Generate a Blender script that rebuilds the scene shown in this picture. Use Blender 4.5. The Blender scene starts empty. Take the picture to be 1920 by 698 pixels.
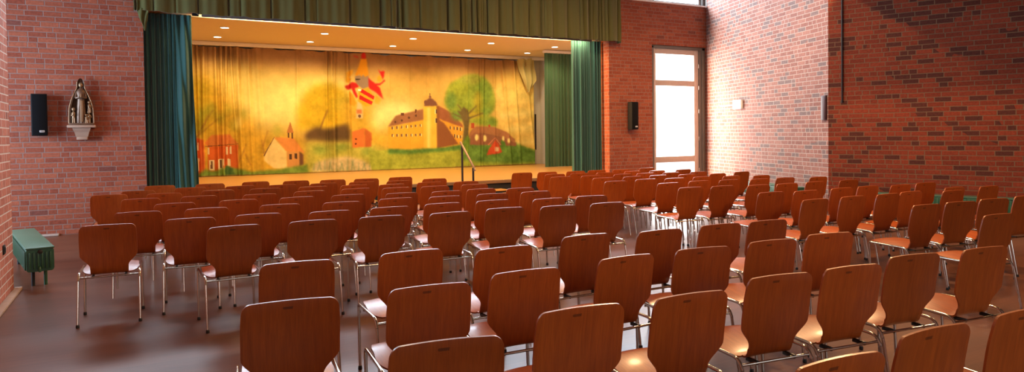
import bpy, bmesh, math, random
import numpy as np
from mathutils import Vector, Matrix
random.seed(7)
C = bpy.context.scene.collection
SC = bpy.context.scene
R = math.radians
PWR = dict(door=400, cler=2300, recess=720, spot=66, batten=150, hall=190, rear=70)
EXPO = 0.22

# ------------------------------------------------------------------ object helpers
def link(name, me, parent=None, mat=None):
    o = bpy.data.objects.new(name, me); C.objects.link(o)
    if parent is not None: o.parent = parent
    if mat is not None and me is not None: me.materials.append(mat)
    return o
def tag(o, label, cat, group=None, kind=None):
    o['label'] = label; o['category'] = cat
    if group: o['group'] = group
    if kind: o['kind'] = kind
    return o
def thing(name, label, cat, loc=(0,0,0), rz=0, group=None):
    o = bpy.data.objects.new(name, None); C.objects.link(o)
    o.location = loc; o.rotation_euler = (0,0,rz); o.empty_display_size = .05
    return tag(o, label, cat, group)
def finish(name, bm, mat, parent=None, sharp=32, uv=True, recalc=True):
    if recalc: bmesh.ops.recalc_face_normals(bm, faces=bm.faces)
    ang = R(sharp)
    for f in bm.faces: f.smooth = True
    for e in bm.edges:
        if len(e.link_faces) != 2 or e.calc_face_angle(0) > ang: e.smooth = False
    if uv:
        L = bm.loops.layers.uv.new('metres')
        for f in bm.faces:
            n = f.normal
            for l in f.loops:
                c = l.vert.co
                if abs(n.z) > .7: l[L].uv = (c.x, c.y)
                elif abs(n.x) > abs(n.y): l[L].uv = (c.y + .05, c.z)
                else: l[L].uv = (c.x, c.z)
    me = bpy.data.meshes.new(name); bm.to_mesh(me); bm.free()
    return link(name, me, parent, mat)
def box(bm, x0, x1, y0, y1, z0, z1, bev=0, M=None):
    r = bmesh.ops.create_cube(bm, size=1)
    vs = r['verts']
    for v in vs:
        v.co = Vector(((x0+x1)/2 + v.co.x*(x1-x0), (y0+y1)/2 + v.co.y*(y1-y0), (z0+z1)/2 + v.co.z*(z1-z0)))
    if bev:
        es = list({e for v in vs for e in v.link_edges})
        b = bmesh.ops.bevel(bm, geom=es, offset=bev, segments=2, profile=.5, affect='EDGES')
        vs = list({v for f in b['faces'] for v in f.verts} | {v for v in vs if v.is_valid})
    if M is not None:
        for v in vs: v.co = M @ v.co
    return vs
def boxobj(name, dims, mat, parent=None, bev=0, **k):
    bm = bmesh.new(); box(bm, *dims, bev=bev); return finish(name, bm, mat, parent, **k)
def fillet(pts, rad, n=5):
    out = [Vector(pts[0])]
    for i in range(1, len(pts)-1):
        a, b, c = Vector(pts[i-1]), Vector(pts[i]), Vector(pts[i+1])
        r_ = rad[i] if isinstance(rad, (list, tuple)) else rad
        u = (a-b); v = (c-b); r1 = min(r_, u.length*.49); r2 = min(r_, v.length*.49)
        p = b + u.normalized()*r1; q = b + v.normalized()*r2
        for k in range(n+1):
            t = k/n; out.append(p*(1-t)**2 + b*2*t*(1-t) + q*t*t)
    out.append(Vector(pts[-1])); return out
def tube(bm, pts, r, n=10, caps=True):
    pts = [Vector(p) for p in pts]; rings = []
    t0 = (pts[1]-pts[0]).normalized()
    up = Vector((1,0,0)) if abs(t0.x) < .8 else Vector((0,0,1))
    nrm = (up - t0*up.dot(t0)).normalized()
    for i, p in enumerate(pts):
        t = (pts[min(i+1, len(pts)-1)] - pts[max(i-1, 0)]).normalized()
        nrm = (nrm - t*nrm.dot(t)).normalized(); b = t.cross(nrm)
        rr = r[i] if isinstance(r, (list, tuple)) else r
        rings.append([bm.verts.new(p + (nrm*math.cos(2*math.pi*k/n) + b*math.sin(2*math.pi*k/n))*rr) for k in range(n)])
    for a, b in zip(rings, rings[1:]):
        for k in range(n): bm.faces.new((a[k], a[(k+1) % n], b[(k+1) % n], b[k]))
    if caps:
        bm.faces.new(rings[0][::-1]); bm.faces.new(rings[-1])
def tubeobj(name, pts, r, mat, parent=None, n=10, **k):
    bm = bmesh.new(); tube(bm, pts, r, n); return finish(name, bm, mat, parent, **k)
def lathe(bm, prof, c=(0,0,0), n=24, sx=1, sy=1):
    rings = []
    for r_, z in prof:
        rings.append([bm.verts.new((c[0]+r_*sx*math.cos(2*math.pi*k/n), c[1]+r_*sy*math.sin(2*math.pi*k/n), c[2]+z)) for k in range(n)])
    for a, b in zip(rings, rings[1:]):
        for k in range(n): bm.faces.new((a[k], a[(k+1) % n], b[(k+1) % n], b[k]))
    bm.faces.new(rings[0][::-1]); bm.faces.new(rings[-1])
def prism(bm, poly, y0, y1):
    """polygon in x,z extruded along y"""
    a = [bm.verts.new((x, y0, z)) for x, z in poly]; b = [bm.verts.new((x, y1, z)) for x, z in poly]
    n = len(poly); bm.faces.new(a); bm.faces.new(b[::-1])
    for i in range(n): bm.faces.new((a[i], b[i], b[(i+1) % n], a[(i+1) % n]))

# ------------------------------------------------------------------ material helpers
class NT:
    def __init__(s, name):
        s.m = bpy.data.materials.new(name); s.m.use_nodes = True; s.t = s.m.node_tree; s.t.nodes.clear()
        s.out = s.t.nodes.new('ShaderNodeOutputMaterial')
        s.b = s.t.nodes.new('ShaderNodeBsdfPrincipled'); s.t.links.new(s.b.outputs[0], s.out.inputs[0])
    def n(s, typ, **k):
        nd = s.t.nodes.new(typ)
        for a, v in k.items(): setattr(nd, a, v)
        return nd
    def put(s, sock, v):
        if isinstance(v, bpy.types.NodeSocket): s.t.links.new(v, sock)
        elif v is not None:
            if isinstance(v, (tuple, list)) and len(v) == 3 and sock.type == 'RGBA': v = (*v, 1)
            sock.default_value = v
    def math(s, op, a, b=None, c=None):
        nd = s.n('ShaderNodeMath', operation=op); s.put(nd.inputs[0], a); s.put(nd.inputs[1], b)
        if c is not None: s.put(nd.inputs[2], c)
        return nd.outputs[0]
    def mix(s, f, a, b, mode='MIX'):
        nd = s.n('ShaderNodeMix', data_type='RGBA', blend_type=mode)
        s.put(nd.inputs[0], f); s.put(nd.inputs[6], a); s.put(nd.inputs[7], b); return nd.outputs[2]
    def ramp(s, f, stops, interp='LINEAR'):
        nd = s.n('ShaderNodeValToRGB'); cr = nd.color_ramp; cr.interpolation = interp
        while len(cr.elements) < len(stops): cr.elements.new(.5)
        for e, (p, c) in zip(cr.elements, stops):
            e.position = p; e.color = (*c, 1) if len(c) == 3 else c
        s.put(nd.inputs[0], f); return nd.outputs[0]
    def noise(s, vec, scale=5, detail=3, rough=.5, dist=0):
        nd = s.n('ShaderNodeTexNoise'); s.put(nd.inputs['Vector'], vec)
        nd.inputs['Scale'].default_value = scale; nd.inputs['Detail'].default_value = detail
        nd.inputs['Roughness'].default_value = rough; nd.inputs['Distortion'].default_value = dist
        return nd.outputs[0]
    def mapping(s, vec, scale=(1,1,1), loc=(0,0,0)):
        nd = s.n('ShaderNodeMapping'); s.put(nd.inputs[0], vec); nd.inputs[3].default_value = scale
        s.put(nd.inputs[1], loc); return nd.outputs[0]
    def coord(s, which='Object'): return s.n('ShaderNodeTexCoord').outputs[which]
    def bump(s, h, strength=.3, dist=.01):
        nd = s.n('ShaderNodeBump'); s.put(nd.inputs['Height'], h); nd.inputs['Strength'].default_value = strength
        nd.inputs['Distance'].default_value = dist; s.put(s.b.inputs['Normal'], nd.outputs[0])
    def set(s, **k):
        for a, v in k.items(): s.put(s.b.inputs[a.replace('_', ' ')], v)
        return s.m
def lin(r, g, b):
    f = lambda c: (c/255/12.92 if c/255 <= .04045 else ((c/255+.055)/1.055)**2.4)
    return (f(r), f(g), f(b))

def brick(name, base, vary, dark, dark_amt, mortar, seed=0.0):
    n = NT(name); uv = n.coord('UV')
    sp = n.n('ShaderNodeSeparateXYZ'); n.put(sp.inputs[0], uv)
    u, v = sp.outputs[0], sp.outputs[1]
    H, W_ = .0833, .25
    wob = n.math('MULTIPLY', n.math('SUBTRACT', n.noise(uv, 1.3, 2), .5), .012)
    vr = n.math('DIVIDE', n.math('ADD', v, wob), H)
    row = n.math('FLOOR', vr); fv = n.math('FRACT', vr)
    wn = n.n('ShaderNodeTexWhiteNoise', noise_dimensions='1D'); n.put(wn.inputs['W'], n.math('ADD', row, seed))
    off = n.math('ADD', n.math('MULTIPLY', row, .5), n.math('MULTIPLY', wn.outputs[0], .45))
    uu = n.math('ADD', n.math('DIVIDE', u, W_), off)
    cell = n.math('FLOOR', uu); fu = n.math('FRACT', uu)
    def wn2(a, b, s_):
        cb = n.n('ShaderNodeCombineXYZ'); n.put(cb.inputs[0], a); n.put(cb.inputs[1], b); cb.inputs[2].default_value = s_
        w = n.n('ShaderNodeTexWhiteNoise', noise_dimensions='3D'); n.put(w.inputs['Vector'], cb.outputs[0]); return w.outputs[0]
    hdr = n.math('LESS_THAN', wn2(cell, row, seed+1), .2)
    f2 = n.math('MULTIPLY', fu, 2); half = n.math('MULTIPLY', n.math('FLOOR', f2), .5)
    fu2 = n.math('FRACT', f2)
    e1 = n.math('MULTIPLY', n.math('MINIMUM', fu, n.math('SUBTRACT', 1, fu)), W_)
    e2 = n.math('MULTIPLY', n.math('MINIMUM', fu2, n.math('SUBTRACT', 1, fu2)), W_/2)
    eu = n.math('ADD', n.math('MULTIPLY', e1, n.math('SUBTRACT', 1, hdr)), n.math('MULTIPLY', e2, hdr))
    ev = n.math('MULTIPLY', n.math('MINIMUM', fv, n.math('SUBTRACT', 1, fv)), H)
    d = n.math('MINIMUM', eu, ev)
    rough = n.math('MULTIPLY', n.math('SUBTRACT', n.noise(uv, 45, 2), .5), .004)
    d = n.math('ADD', d, rough)
    mm = n.n('ShaderNodeMapRange'); mm.interpolation_type = 'SMOOTHSTEP'
    n.put(mm.inputs[0], d); mm.inputs[1].default_value = .0045; mm.inputs[2].default_value = .0085
    face = mm.outputs[0]
    id_ = wn2(n.math('ADD', cell, n.math('MULTIPLY', half, hdr)), row, seed+2)
    id2 = wn2(n.math('ADD', cell, n.math('MULTIPLY', half, hdr)), row, seed+5)
    col = n.mix(id_, base, vary)
    patch = n.noise(uv, .9, 2)
    isdark = n.math('LESS_THAN', id2, n.math('MULTIPLY', patch, dark_amt*2))
    col = n.mix(n.math('MULTIPLY', isdark, .85), col, dark)
    sf = n.noise(uv, 28, 4)
    col = n.mix(.5, col, n.ramp(sf, [(.3, (.55,.55,.55)), (.7, (1.25,1.2,1.2))]), 'MULTIPLY')
    mcol = n.mix(n.noise(uv, 3, 3), mortar, tuple(c*.78 for c in mortar))
    col = n.mix(face, mcol, col)
    n.bump(n.math('ADD', face, n.math('MULTIPLY', sf, .25)), .55, .006)
    return n.set(Base_Color=col, Roughness=.82, Specular_IOR_Level=.25)

def wood_shell(name, c1, c2):
    n = NT(name); co = n.coord('Object')
    oi = n.n('ShaderNodeObjectInfo')
    cb = n.n('ShaderNodeCombineXYZ'); r = n.math('MULTIPLY', oi.outputs['Random'], 37)
    n.put(cb.inputs[0], r); n.put(cb.inputs[2], r)
    g = n.noise(n.mapping(co, (26, 3, 2.2), cb.outputs[0]), 1.6, 5, .62, .6)
    f = n.noise(n.mapping(co, (120, 9, 6), cb.outputs[0]), 2, 2, .5)
    col = n.mix(g, c1, c2)
    col = n.mix(.35, col, n.ramp(f, [(.35, (.62,.62,.62)), (.65, (1.15,1.15,1.15))]), 'MULTIPLY')
    hs = n.n('ShaderNodeHueSaturation'); n.put(hs.inputs['Color'], col)
    n.put(hs.inputs['Value'], n.math('ADD', .86, n.math('MULTIPLY', oi.outputs['Random'], .3)))
    # small dark inventory stamp near the top edge of the back
    sp = n.n('ShaderNodeSeparateXYZ'); n.put(sp.inputs[0], co)
    dx = n.math('ABSOLUTE', n.math('ADD', sp.outputs[0], n.math('MULTIPLY', n.noise(co, 60, 1), .02)))
    dz = n.math('ABSOLUTE', n.math('SUBTRACT', sp.outputs[2], .795))
    st = n.math('MULTIPLY', n.math('LESS_THAN', dx, .02), n.math('LESS_THAN', dz, .006))
    col = n.mix(n.math('MULTIPLY', st, .6), hs.outputs[0], (.02,.006,.003))
    n.b.inputs['Coat Weight'].default_value = .15; n.b.inputs['Coat Roughness'].default_value = .16
    rgh = n.math('ADD', .3, n.math('MULTIPLY', n.noise(co, 9, 2), .14))
    return n.set(Base_Color=col, Roughness=rgh, Specular_IOR_Level=.45)

def plain(name, col, rough=.5, metal=0, spec=.5, var=.12, scale=12, bump=0):
    n = NT(name); co = n.coord('Object'); f = n.noise(co, scale, 4)
    c = n.mix(f, tuple(x*(1-var) for x in col), tuple(min(1, x*(1+var)) for x in col))
    if bump: n.bump(n.noise(co, scale*6, 3), bump, .003)
    return n.set(Base_Color=c, Roughness=rough, Metallic=metal, Specular_IOR_Level=spec)
def cloth(name, col, var=.2, sheen=.3, trans=0):
    n = NT(name); co = n.coord('Object')
    f = n.noise(n.mapping(co, (8, 8, .6)), 2, 4); w = n.noise(co, 220, 2)
    c = n.mix(f, tuple(x*(1-var) for x in col), tuple(min(1, x*(1+var)) for x in col))
    n.bump(w, .15, .002)
    n.b.inputs['Sheen Weight'].default_value = sheen; n.b.inputs['Sheen Roughness'].default_value = .5
    return n.set(Base_Color=c, Roughness=.85, Specular_IOR_Level=.2)
def emis(name, col, s):
    n = NT(name); n.set(Base_Color=col, Emission_Color=col, Emission_Strength=s); return n.m
def glassm(name):
    m = bpy.data.materials.new(name); m.use_nodes = True; t = m.node_tree; t.nodes.clear()
    o = t.nodes.new('ShaderNodeOutputMaterial'); tr = t.nodes.new('ShaderNodeBsdfTransparent'); gl = t.nodes.new('ShaderNodeBsdfGlossy')
    gl.inputs['Roughness'].default_value = .02; mx = t.nodes.new('ShaderNodeMixShader'); mx.inputs[0].default_value = .06
    t.links.new(tr.outputs[0], mx.inputs[1]); t.links.new(gl.outputs[0], mx.inputs[2]); t.links.new(mx.outputs[0], o.inputs[0]); return m

M = {}
M['brick_front'] = brick('brick_front', (.35,.100,.052), (.25,.060,.032), (.17,.055,.04), .012, (.28,.17,.14), 3)
M['brick_mid'] = brick('brick_mid', (.33,.150,.112), (.24,.10,.075), (.17,.12,.11), .2, (.43,.33,.28), 11)  # pale tone, with the haze over this wall put into the colour
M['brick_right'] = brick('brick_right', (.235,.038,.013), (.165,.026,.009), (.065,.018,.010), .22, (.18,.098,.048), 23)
M['brick_left'] = brick('brick_left', (.46,.17,.12), (.36,.12,.085), (.24,.10,.08), .05, (.60,.50,.46), 31)
M['wood'] = wood_shell('chair_plywood', (.20,.032,.004), (.48,.105,.012))
M['chrome'] = plain('chrome', (.62,.58,.50), .16, 1, .5, .03)
M['rubber'] = plain('black_rubber', (.012,.012,.012), .6)
M['clip'] = plain('black_plastic', (.01,.01,.01), .4)
n = NT('floor_planks'); co = n.coord('Object')
sp = n.n('ShaderNodeSeparateXYZ'); n.put(sp.inputs[0], co)
row = n.math('FLOOR', n.math('DIVIDE', sp.outputs[1], .14))
wn = n.n('ShaderNodeTexWhiteNoise', noise_dimensions='1D'); n.put(wn.inputs['W'], row)
cell = n.math('FLOOR', n.math('ADD', n.math('DIVIDE', sp.outputs[0], 1.1), n.math('MULTIPLY', wn.outputs[0], 7)))
cb = n.n('ShaderNodeCombineXYZ'); n.put(cb.inputs[0], cell); n.put(cb.inputs[1], row)
w3 = n.n('ShaderNodeTexWhiteNoise', noise_dimensions='3D'); n.put(w3.inputs['Vector'], cb.outputs[0])
g = n.noise(n.mapping(co, (1.1, 14, 1)), 2.2, 4, .55, 0)
col = n.mix(g, (.075,.026,.014), (.165,.064,.034))
col = n.mix(.45, col, n.ramp(w3.outputs[0], [(0, (.72,.70,.68)), (1, (1.22,1.2,1.18))]), 'MULTIPLY')
rg = n.math('ADD', .24, n.math('MULTIPLY', n.noise(n.mapping(co, (.5, 1.2, 1)), 1.2, 1), .16))
M['floor'] = n.set(Base_Color=col, Roughness=rg, Specular_IOR_Level=.42)
n = NT('stage_boards'); co = n.coord('Object')
g = n.noise(n.mapping(co, (.8, 12, 1)), 2.5, 5, .6, .5)
col = n.mix(g, (.55,.27,.07), (.75,.42,.13))
M['stage_boards'] = n.set(Base_Color=col, Roughness=.33, Specular_IOR_Level=.5)
M['black_front'] = plain('stage_front_black', (.008,.008,.009), .6)
M['cream'] = plain('cream_paint', (.72,.60,.42), .7, var=.03)
M['white'] = plain('white_paint', (.80,.77,.72), .6, var=.03)
M['ceiling'] = plain('ceiling_boards', (.14,.085,.05), .8, var=.1)
M['curtain'] = cloth('green_curtain', (.026,.088,.078))
M['valance'] = cloth('olive_valance', (.090,.090,.026), .12)  # dark green cloth, olive cast of the warm light put into the colour
M['side'] = cloth('side_curtain', (.055,.12,.058))  # green raised in tone to carry the warm stage light
M['frame'] = plain('window_frame_wood', (.44,.35,.31), .55, var=.1)
M['frame_dark'] = plain('dark_metal_frame', (.10,.085,.075), .45)
M['sill'] = plain('pale_sill', (.75,.75,.74), .4, var=.03)
M['glass'] = glassm('window_glass')
M['spk'] = plain('black_speaker', (.006,.006,.007), .7, spec=.25)
M['grille'] = plain('speaker_grille', (.004,.004,.005), .85, spec=.15, bump=.6, scale=60)
M['plate'] = plain('silver_plate', (.75,.75,.75), .3, .3)
M['bronze'] = plain('carved_bronze', (.13,.065,.035), .45, .35, .5, .35, 30)
M['bronze_light'] = plain('lighter_bronze', (.26,.145,.07), .42, .35, .5, .25, 40)  # lighter tone that carries the statue's gold edge highlights
M['stone'] = plain('sandstone', (.36,.23,.16), .8, var=.15, bump=.3)
M['green'] = plain('green_enamel', (.028,.105,.050), .38, var=.1)
M['green_top'] = plain('pale_green_enamel', (.055,.15,.095), .35, var=.1)
M['maroon'] = plain('maroon_box', (.05,.012,.014), .5)
M['plastic'] = plain('white_plastic', (.85,.84,.82), .4, var=.02)
M['rail'] = plain('dark_rail_steel', (.035,.022,.016), .45, .3)
M['rail_wood'] = plain('polished_handrail', (.36,.22,.12), .25, .4)
M['cable'] = plain('black_cable', (.012,.008,.008), .6)
M['kerb'] = plain('pale_floor_edge', (.42,.37,.34), .5)

# ------------------------------------------------------------------ camera
F, PSI, TH, RO, H = 1290., R(28.4), R(1.3), R(.69), 1.56
fw = Vector((math.sin(PSI)*math.cos(TH), math.cos(PSI)*math.cos(TH), -math.sin(TH)))
rt = Vector((math.cos(PSI), -math.sin(PSI), 0)); up = rt.cross(fw)
r2 = rt*math.cos(RO) - up*math.sin(RO); u2 = up*math.cos(RO) + rt*math.sin(RO)
cam = bpy.data.cameras.new('camera'); co_ = bpy.data.objects.new('camera', cam); C.objects.link(co_)
mw = Matrix((r2, u2, -fw)).transposed().to_4x4(); mw.translation = (0, 0, H); co_.matrix_world = mw
cam.sensor_width = 36; cam.lens = 36*F/1920; cam.sensor_fit = 'HORIZONTAL'
PY = 249 + F*math.tan(TH)
cam.shift_y = -(349 - PY)/1920
cam.clip_end = 200; SC.camera = co_

# ------------------------------------------------------------------ room
def struct(o): o['kind'] = 'structure'; return o
D = 13.2
struct(boxobj('floor', (-5.6, 18.5, -5.6, 13.6, -.2, 0), M['floor']))
bm = bmesh.new()
box(bm, -5.5, .09, D, 13.6, 0, 4.7)
box(bm, .09, 9.76, D, 13.6, 3.74, 4.7)
box(bm, 9.76, 11.06, D, 13.6, 0, 4.7)
box(bm, 11.06, 13.4, D, 13.6, 3.68, 4.7)
box(bm, 12.84, 13.4, D, 13.6, 0, 3.68)
box(bm, -5.5, 13.4, D, 13.6, 6.1, 6.4)
struct(finish('wall_front', bm, M['brick_front']))
struct(boxobj('trim_1', (.10, 9.75, 13.50, 13.599, 3.69, 3.78), M['cream'], bev=.01))
# side wall that turns at the pier: two straight stretches meeting at a convex corner
def wall_seg(name, p, q, thick, z0, z1, mat):
    p = Vector(p); q = Vector(q); L = (q-p).length; a = math.atan2((q-p).y, (q-p).x)
    bm = bmesh.new(); box(bm, 0, L, 0, thick, z0, z1)
    o = finish(name, bm, mat); o.location = (p.x, p.y, 0); o.rotation_euler = (0, 0, a); return struct(o)
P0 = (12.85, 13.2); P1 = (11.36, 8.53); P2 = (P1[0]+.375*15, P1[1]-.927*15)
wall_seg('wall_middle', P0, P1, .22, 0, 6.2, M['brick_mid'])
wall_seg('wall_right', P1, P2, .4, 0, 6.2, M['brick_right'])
struct(boxobj('wall_left', (-1.75, -1.17, -5.4, 8.63, 0, 6.2), M['brick_left']))
bm = bmesh.new()
box(bm, -1.75, -1.0, -5.6, -5.3, 0, 6.2); box(bm, 9.0, 18.5, -5.6, -5.3, 0, 6.2)
box(bm, -1.0, 9.0, -5.6, -5.3, 0, 1.8); box(bm, -1.0, 9.0, -5.6, -5.3, 4.6, 6.2)
struct(finish('wall_back', bm, M['brick_front']))
for k in range(5):  # unseen windows, added behind the camera for light on the chair backs
    a = -1.0+2*k; bm = bmesh.new()
    box(bm, a, a+.06, -5.5, -5.4, 1.8, 4.6); box(bm, a+1.94, a+2, -5.5, -5.4, 1.8, 4.6); box(bm, a+.06, a+1.94, -5.5, -5.4, 1.8, 1.86); box(bm, a+.06, a+1.94, -5.5, -5.4, 4.54, 4.6)
    struct(finish('window_rear', bm, M['frame']))
# recess left of the pier, with its own tall window
bm = bmesh.new(); XL = -4.6
box(bm, XL-.3, XL, 8.3, 9.2, 0, 6.2); box(bm, XL-.3, XL, 12.8, 13.3, 0, 6.2)
box(bm, XL-.3, XL, 9.2, 12.8, 0, .9); box(bm, XL-.3, XL, 9.2, 12.8, 3.3, 6.2)
box(bm, XL-.3, -1.75, 8.2, 8.5, 0, 6.2)
struct(finish('wall_recess', bm, M['brick_left']))
struct(boxobj('ceiling', (-5.6, 18.5, -5.6, 13.6, 6.15, 6.35), M['ceiling']))
# low soffit, added out of view to shade the top of the right wall
bm = bmesh.new(); box(bm, .35, 14.5, -2.4, .0, 4.02, 4.3)
o = finish('trim_added_soffit', bm, M['ceiling']); o.location = (P1[0], P1[1], 0); o.rotation_euler = (0,0,math.atan2(-.927,.375)); struct(o)
struct(boxobj('baseboard_left', (-1.17, -1.10, -5.3, 8.66, 0, .03), M['stone'], bev=.008))
struct(boxobj('trim_2', (-2.4, -1.17, 13.05, 13.2, 0, .03), M['kerb'], bev=.01))

# windows -------------------------------------------------------------
def pane(parent, x0, x1, z0, z1, y): return boxobj('pane', (x0, x1, y-.004, y+.004, z0, z1), M['glass'], parent)
# tall glazed door by the corner
bm = bmesh.new()
y0, y1 = 13.24, 13.34
box(bm, 11.06, 11.12, 13.205, 13.40, 0, 3.66, .006); box(bm, 12.70, 12.80, 13.205, 13.40, 0, 3.66, .006)
box(bm, 11.06, 12.80, 13.205, 13.40, 3.60, 3.67, .006)
d1 = struct(finish('door_1', bm, M['frame_dark']))
bm = bmesh.new()
box(bm, 11.12, 11.20, y0, y1, .02, 3.60, .006); box(bm, 12.46, 12.60, y0, y1, .02, 3.60, .006)
box(bm, 11.20, 12.46, y0, y1, 3.47, 3.60, .006); box(bm, 11.20, 12.46, y0, y1, 2.68, 2.82, .006)
box(bm, 11.20, 12.46, y0, y1, .77, .92, .006); box(bm, 11.20, 12.46, y0, y1, .02, .16, .006)
finish('door_frame', bm, M['frame'], d1)
for z0, z1 in ((.16, .77), (.92, 2.68), (2.82, 3.47)): pane(d1, 11.20, 12.46, z0, z1, 13.3)
for z in (.55, 1.35, 2.05, 2.65, 3.2):
    tubeobj('hinge', [(12.60, 13.23, z-.05), (12.60, 13.23, z+.05)], .014, M['chrome'], d1)
boxobj('door_post', (12.60, 12.70, 13.22, 13.36, 0, 3.60), M['frame_dark'], d1, bev=.004)
# clerestory along the front wall
XS = [12.74, 11.14, 9.6, 8.06, 6.52, 4.98, 3.44, 1.9, .36, -1.18, -2.8]
for k in range(len(XS)-1):
    a, b = XS[k+1], XS[k]
    bm = bmesh.new(); z0, z1, ya, yb = 4.72, 6.08, 13.30, 13.38
    box(bm, a, a+.05, ya, yb, z0, z1, .005); box(bm, b-.05, b, ya, yb, z0, z1, .005)
    box(bm, a+.05, b-.05, ya, yb, z0, z0+.05, .005); box(bm, a+.05, b-.05, ya, yb, z1-.05, z1, .005)
    w = finish('window_%d' % (k+1), bm, M['frame']); struct(w)
    boxobj('window_bead', (a+.05, a+.065, ya-.01, yb, z0+.05, z1-.05), M['frame_dark'], w)
    boxobj('window_bead', (b-.065, b-.05, ya-.01, yb, z0+.05, z1-.05), M['frame_dark'], w)
    boxobj('window_bead', (a+.065, b-.065, ya-.01, yb, z0+.05, z0+.065), M['frame_dark'], w)
    pane(w, a+.05, b-.05, z0+.05, z1-.05, 13.34)
struct(boxobj('trim_sill', (-5.0, 12.84, 13.14, 13.42, 4.70, 4.735), M['sill'], bev=.008))
struct(boxobj('trim_post', (12.74, 12.86, 13.22, 13.42, 4.735, 6.1), M['frame_dark'], bev=.004))
# recess window, seen only by its light
bm = bmesh.new()
for ya, yb in ((9.2, 9.28), (10.96, 11.04), (12.72, 12.8)): box(bm, XL-.12, XL-.04, ya, yb, .9, 3.3, .005)
for za, zb in ((.9, .98), (3.22, 3.3)): box(bm, XL-.12, XL-.04, 9.28, 12.72, za, zb, .005)
w = struct(finish('window_side', bm, M['frame'])); boxobj('pane', (XL-.085, XL-.075, 9.28, 12.72, .98, 3.22), M['glass'], w)

# ------------------------------------------------------------------ stage
st = thing('stage_platform', 'raised stage platform with warm boards and a black front', 'stage', (5, 13.2, 0))
def sbox(name, d, mat, bev=0): 
    o = boxobj(name, d, mat, st, bev=bev); o.matrix_parent_inverse = Matrix.Translation((-5, -13.2, 0)); return o
sbox('deck', (.10, 9.75, 13.2, 13.62, .48, .54), M['stage_boards'])
sbox('deck', (-.89, 11.47, 13.62, 19.29, .48, .54), M['stage_boards'])
sbox('front_panel', (.10, 9.75, 13.22, 13.26, 0, .48), M['black_front'])
sbox('edge_strip', (.10, 9.75, 13.175, 13.199, .475, .545), M['rail_wood'], .004)
bm = bmesh.new(); box(bm, -1.1, 11.53, 19.3, 19.5, 0, 4.2); struct(finish('wall_stage_back', bm, M['white']))
bm = bmesh.new(); box(bm, -1.1, -.9, 13.6, 19.3, 0, 4.2); struct(finish('wall_stage_left', bm, M['white']))
bm = bmesh.new(); box(bm, 11.48, 11.53, 13.6, 19.3, 0, 4.2); struct(finish('wall_stage_right', bm, M['white']))
struct(boxobj('ceiling_stage', (-.9, 11.48, 13.6, 19.3, 3.95, 4.1), M['cream']))
# the outside apron beyond the glazed door closes the stage side
# recessed lamps
SPOTS = [(1.69,16.3),(3.87,16.33),(6.06,16.33),(8.25,16.35),(10.25,16.37),(1.69,17.9),(3.87,17.9),(6.06,17.9),(8.30,17.95),(10.25,17.92)]
lampM = emis('lit_lamp', (1,.86,.62), 9)
proto = None
colw = ['leftmost','second from left','middle','fourth from left','rightmost']
for k, (x, y) in enumerate(SPOTS):
    lab = 'round recessed ceiling lamp above the stage, %s row, %s' % ('nearer' if k < 5 else 'farther', colw[k % 5])
    t = thing('ceiling_lamp', lab, 'lamp', (x, y, 3.95), 0, 'recessed lamps in the stage ceiling')
    if proto is None:
        bm = bmesh.new(); lathe(bm, [(.105, 0), (.105, -.012), (.085, -.016), (.085, -.004)], n=28)
        rim = finish('rim', bm, M['white'], t)
        bm = bmesh.new(); lathe(bm, [(.084, -.008), (.084, -.014), (.03, -.018)], n=28)
        bulb = finish('diffuser', bm, lampM, t); proto = (rim, bulb)
    else:
        for o in proto:
            c = o.copy(); c.parent = t; C.objects.link(c)
struct(boxobj('trim_3', (-.9, 11.47, 18.80, 18.86, 3.845, 3.945), M['white'], bev=.01))

# ---------------------------------------------------------- draped cloth
def drape(name, x0, x1, z0, z1, y, depth, mat, parent=None, nx=240, nz=30, shape=None, edge=None, hem=0, thick=.006, seed=1):
    """hanging cloth; depth(x, t) is the fold displacement, t = 0 top .. 1 bottom"""
    rnd = random.Random(seed)
    bm = bmesh.new(); G = []
    for j in range(nz+1):
        t = j/nz; rowv = []
        for i in range(nx+1):
            s = i/nx; a = x0 + (x1-x0)*s
            if edge: a = edge(s, t, a)
            z = z1 + (z0-z1)*t + (hem*math.sin(a*9.1)+hem*.6*math.sin(a*23+1))*t
            rowv.append(bm.verts.new((a, y + depth(a, t), z)))
        G.append(rowv)
    for j in range(nz):
        for i in range(nx): bm.faces.new((G[j][i], G[j+1][i], G[j+1][i+1], G[j][i+1]))
    o = finish(name, bm, mat, parent, sharp=80, recalc=False)
    sm = o.modifiers.new('cloth thickness', 'SOLIDIFY'); sm.thickness = thick; sm.offset = 0
    return o
def folds(seed, period, amp, soft=1.0):
    rnd = random.Random(seed); ph = [rnd.uniform(0, 6.3) for _ in range(6)]
    def f(a, t):
        w = a*2*math.pi/period + .9*math.sin(a*1.7/period+ph[0]) + .6*math.sin(a*3.1/period*.7+ph[1]) + .25*t*math.sin(a*5+ph[3])
        s = math.sin(w)
        return amp*(s*(1-.35*s*s) + .35*math.sin(2.3*w+ph[2]+t*.6))*(.75+.25*t)*(.8+.35*math.sin(a*2.2/period*.5+ph[4]))
    return f
cu = thing('stage_curtain', 'dark green stage curtain gathered at the left of the opening, blue-lit below', 'curtain', (.48, 13.42, .56), 0, 'drawn main stage curtains')
def at(o, p): o.matrix_parent_inverse = Matrix.Translation(-Vector(p)); return o
fL = folds(5, .085, .040)
def eL(s, t, a): return a + (s**2)*(.055*t) + .012*math.sin(t*5+s*3)
at(drape('cloth', .06, .845, .545, 3.70, 13.42, fL, M['curtain'], cu, 260, 40, edge=eL, seed=2), (.48,13.42,.56))
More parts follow.
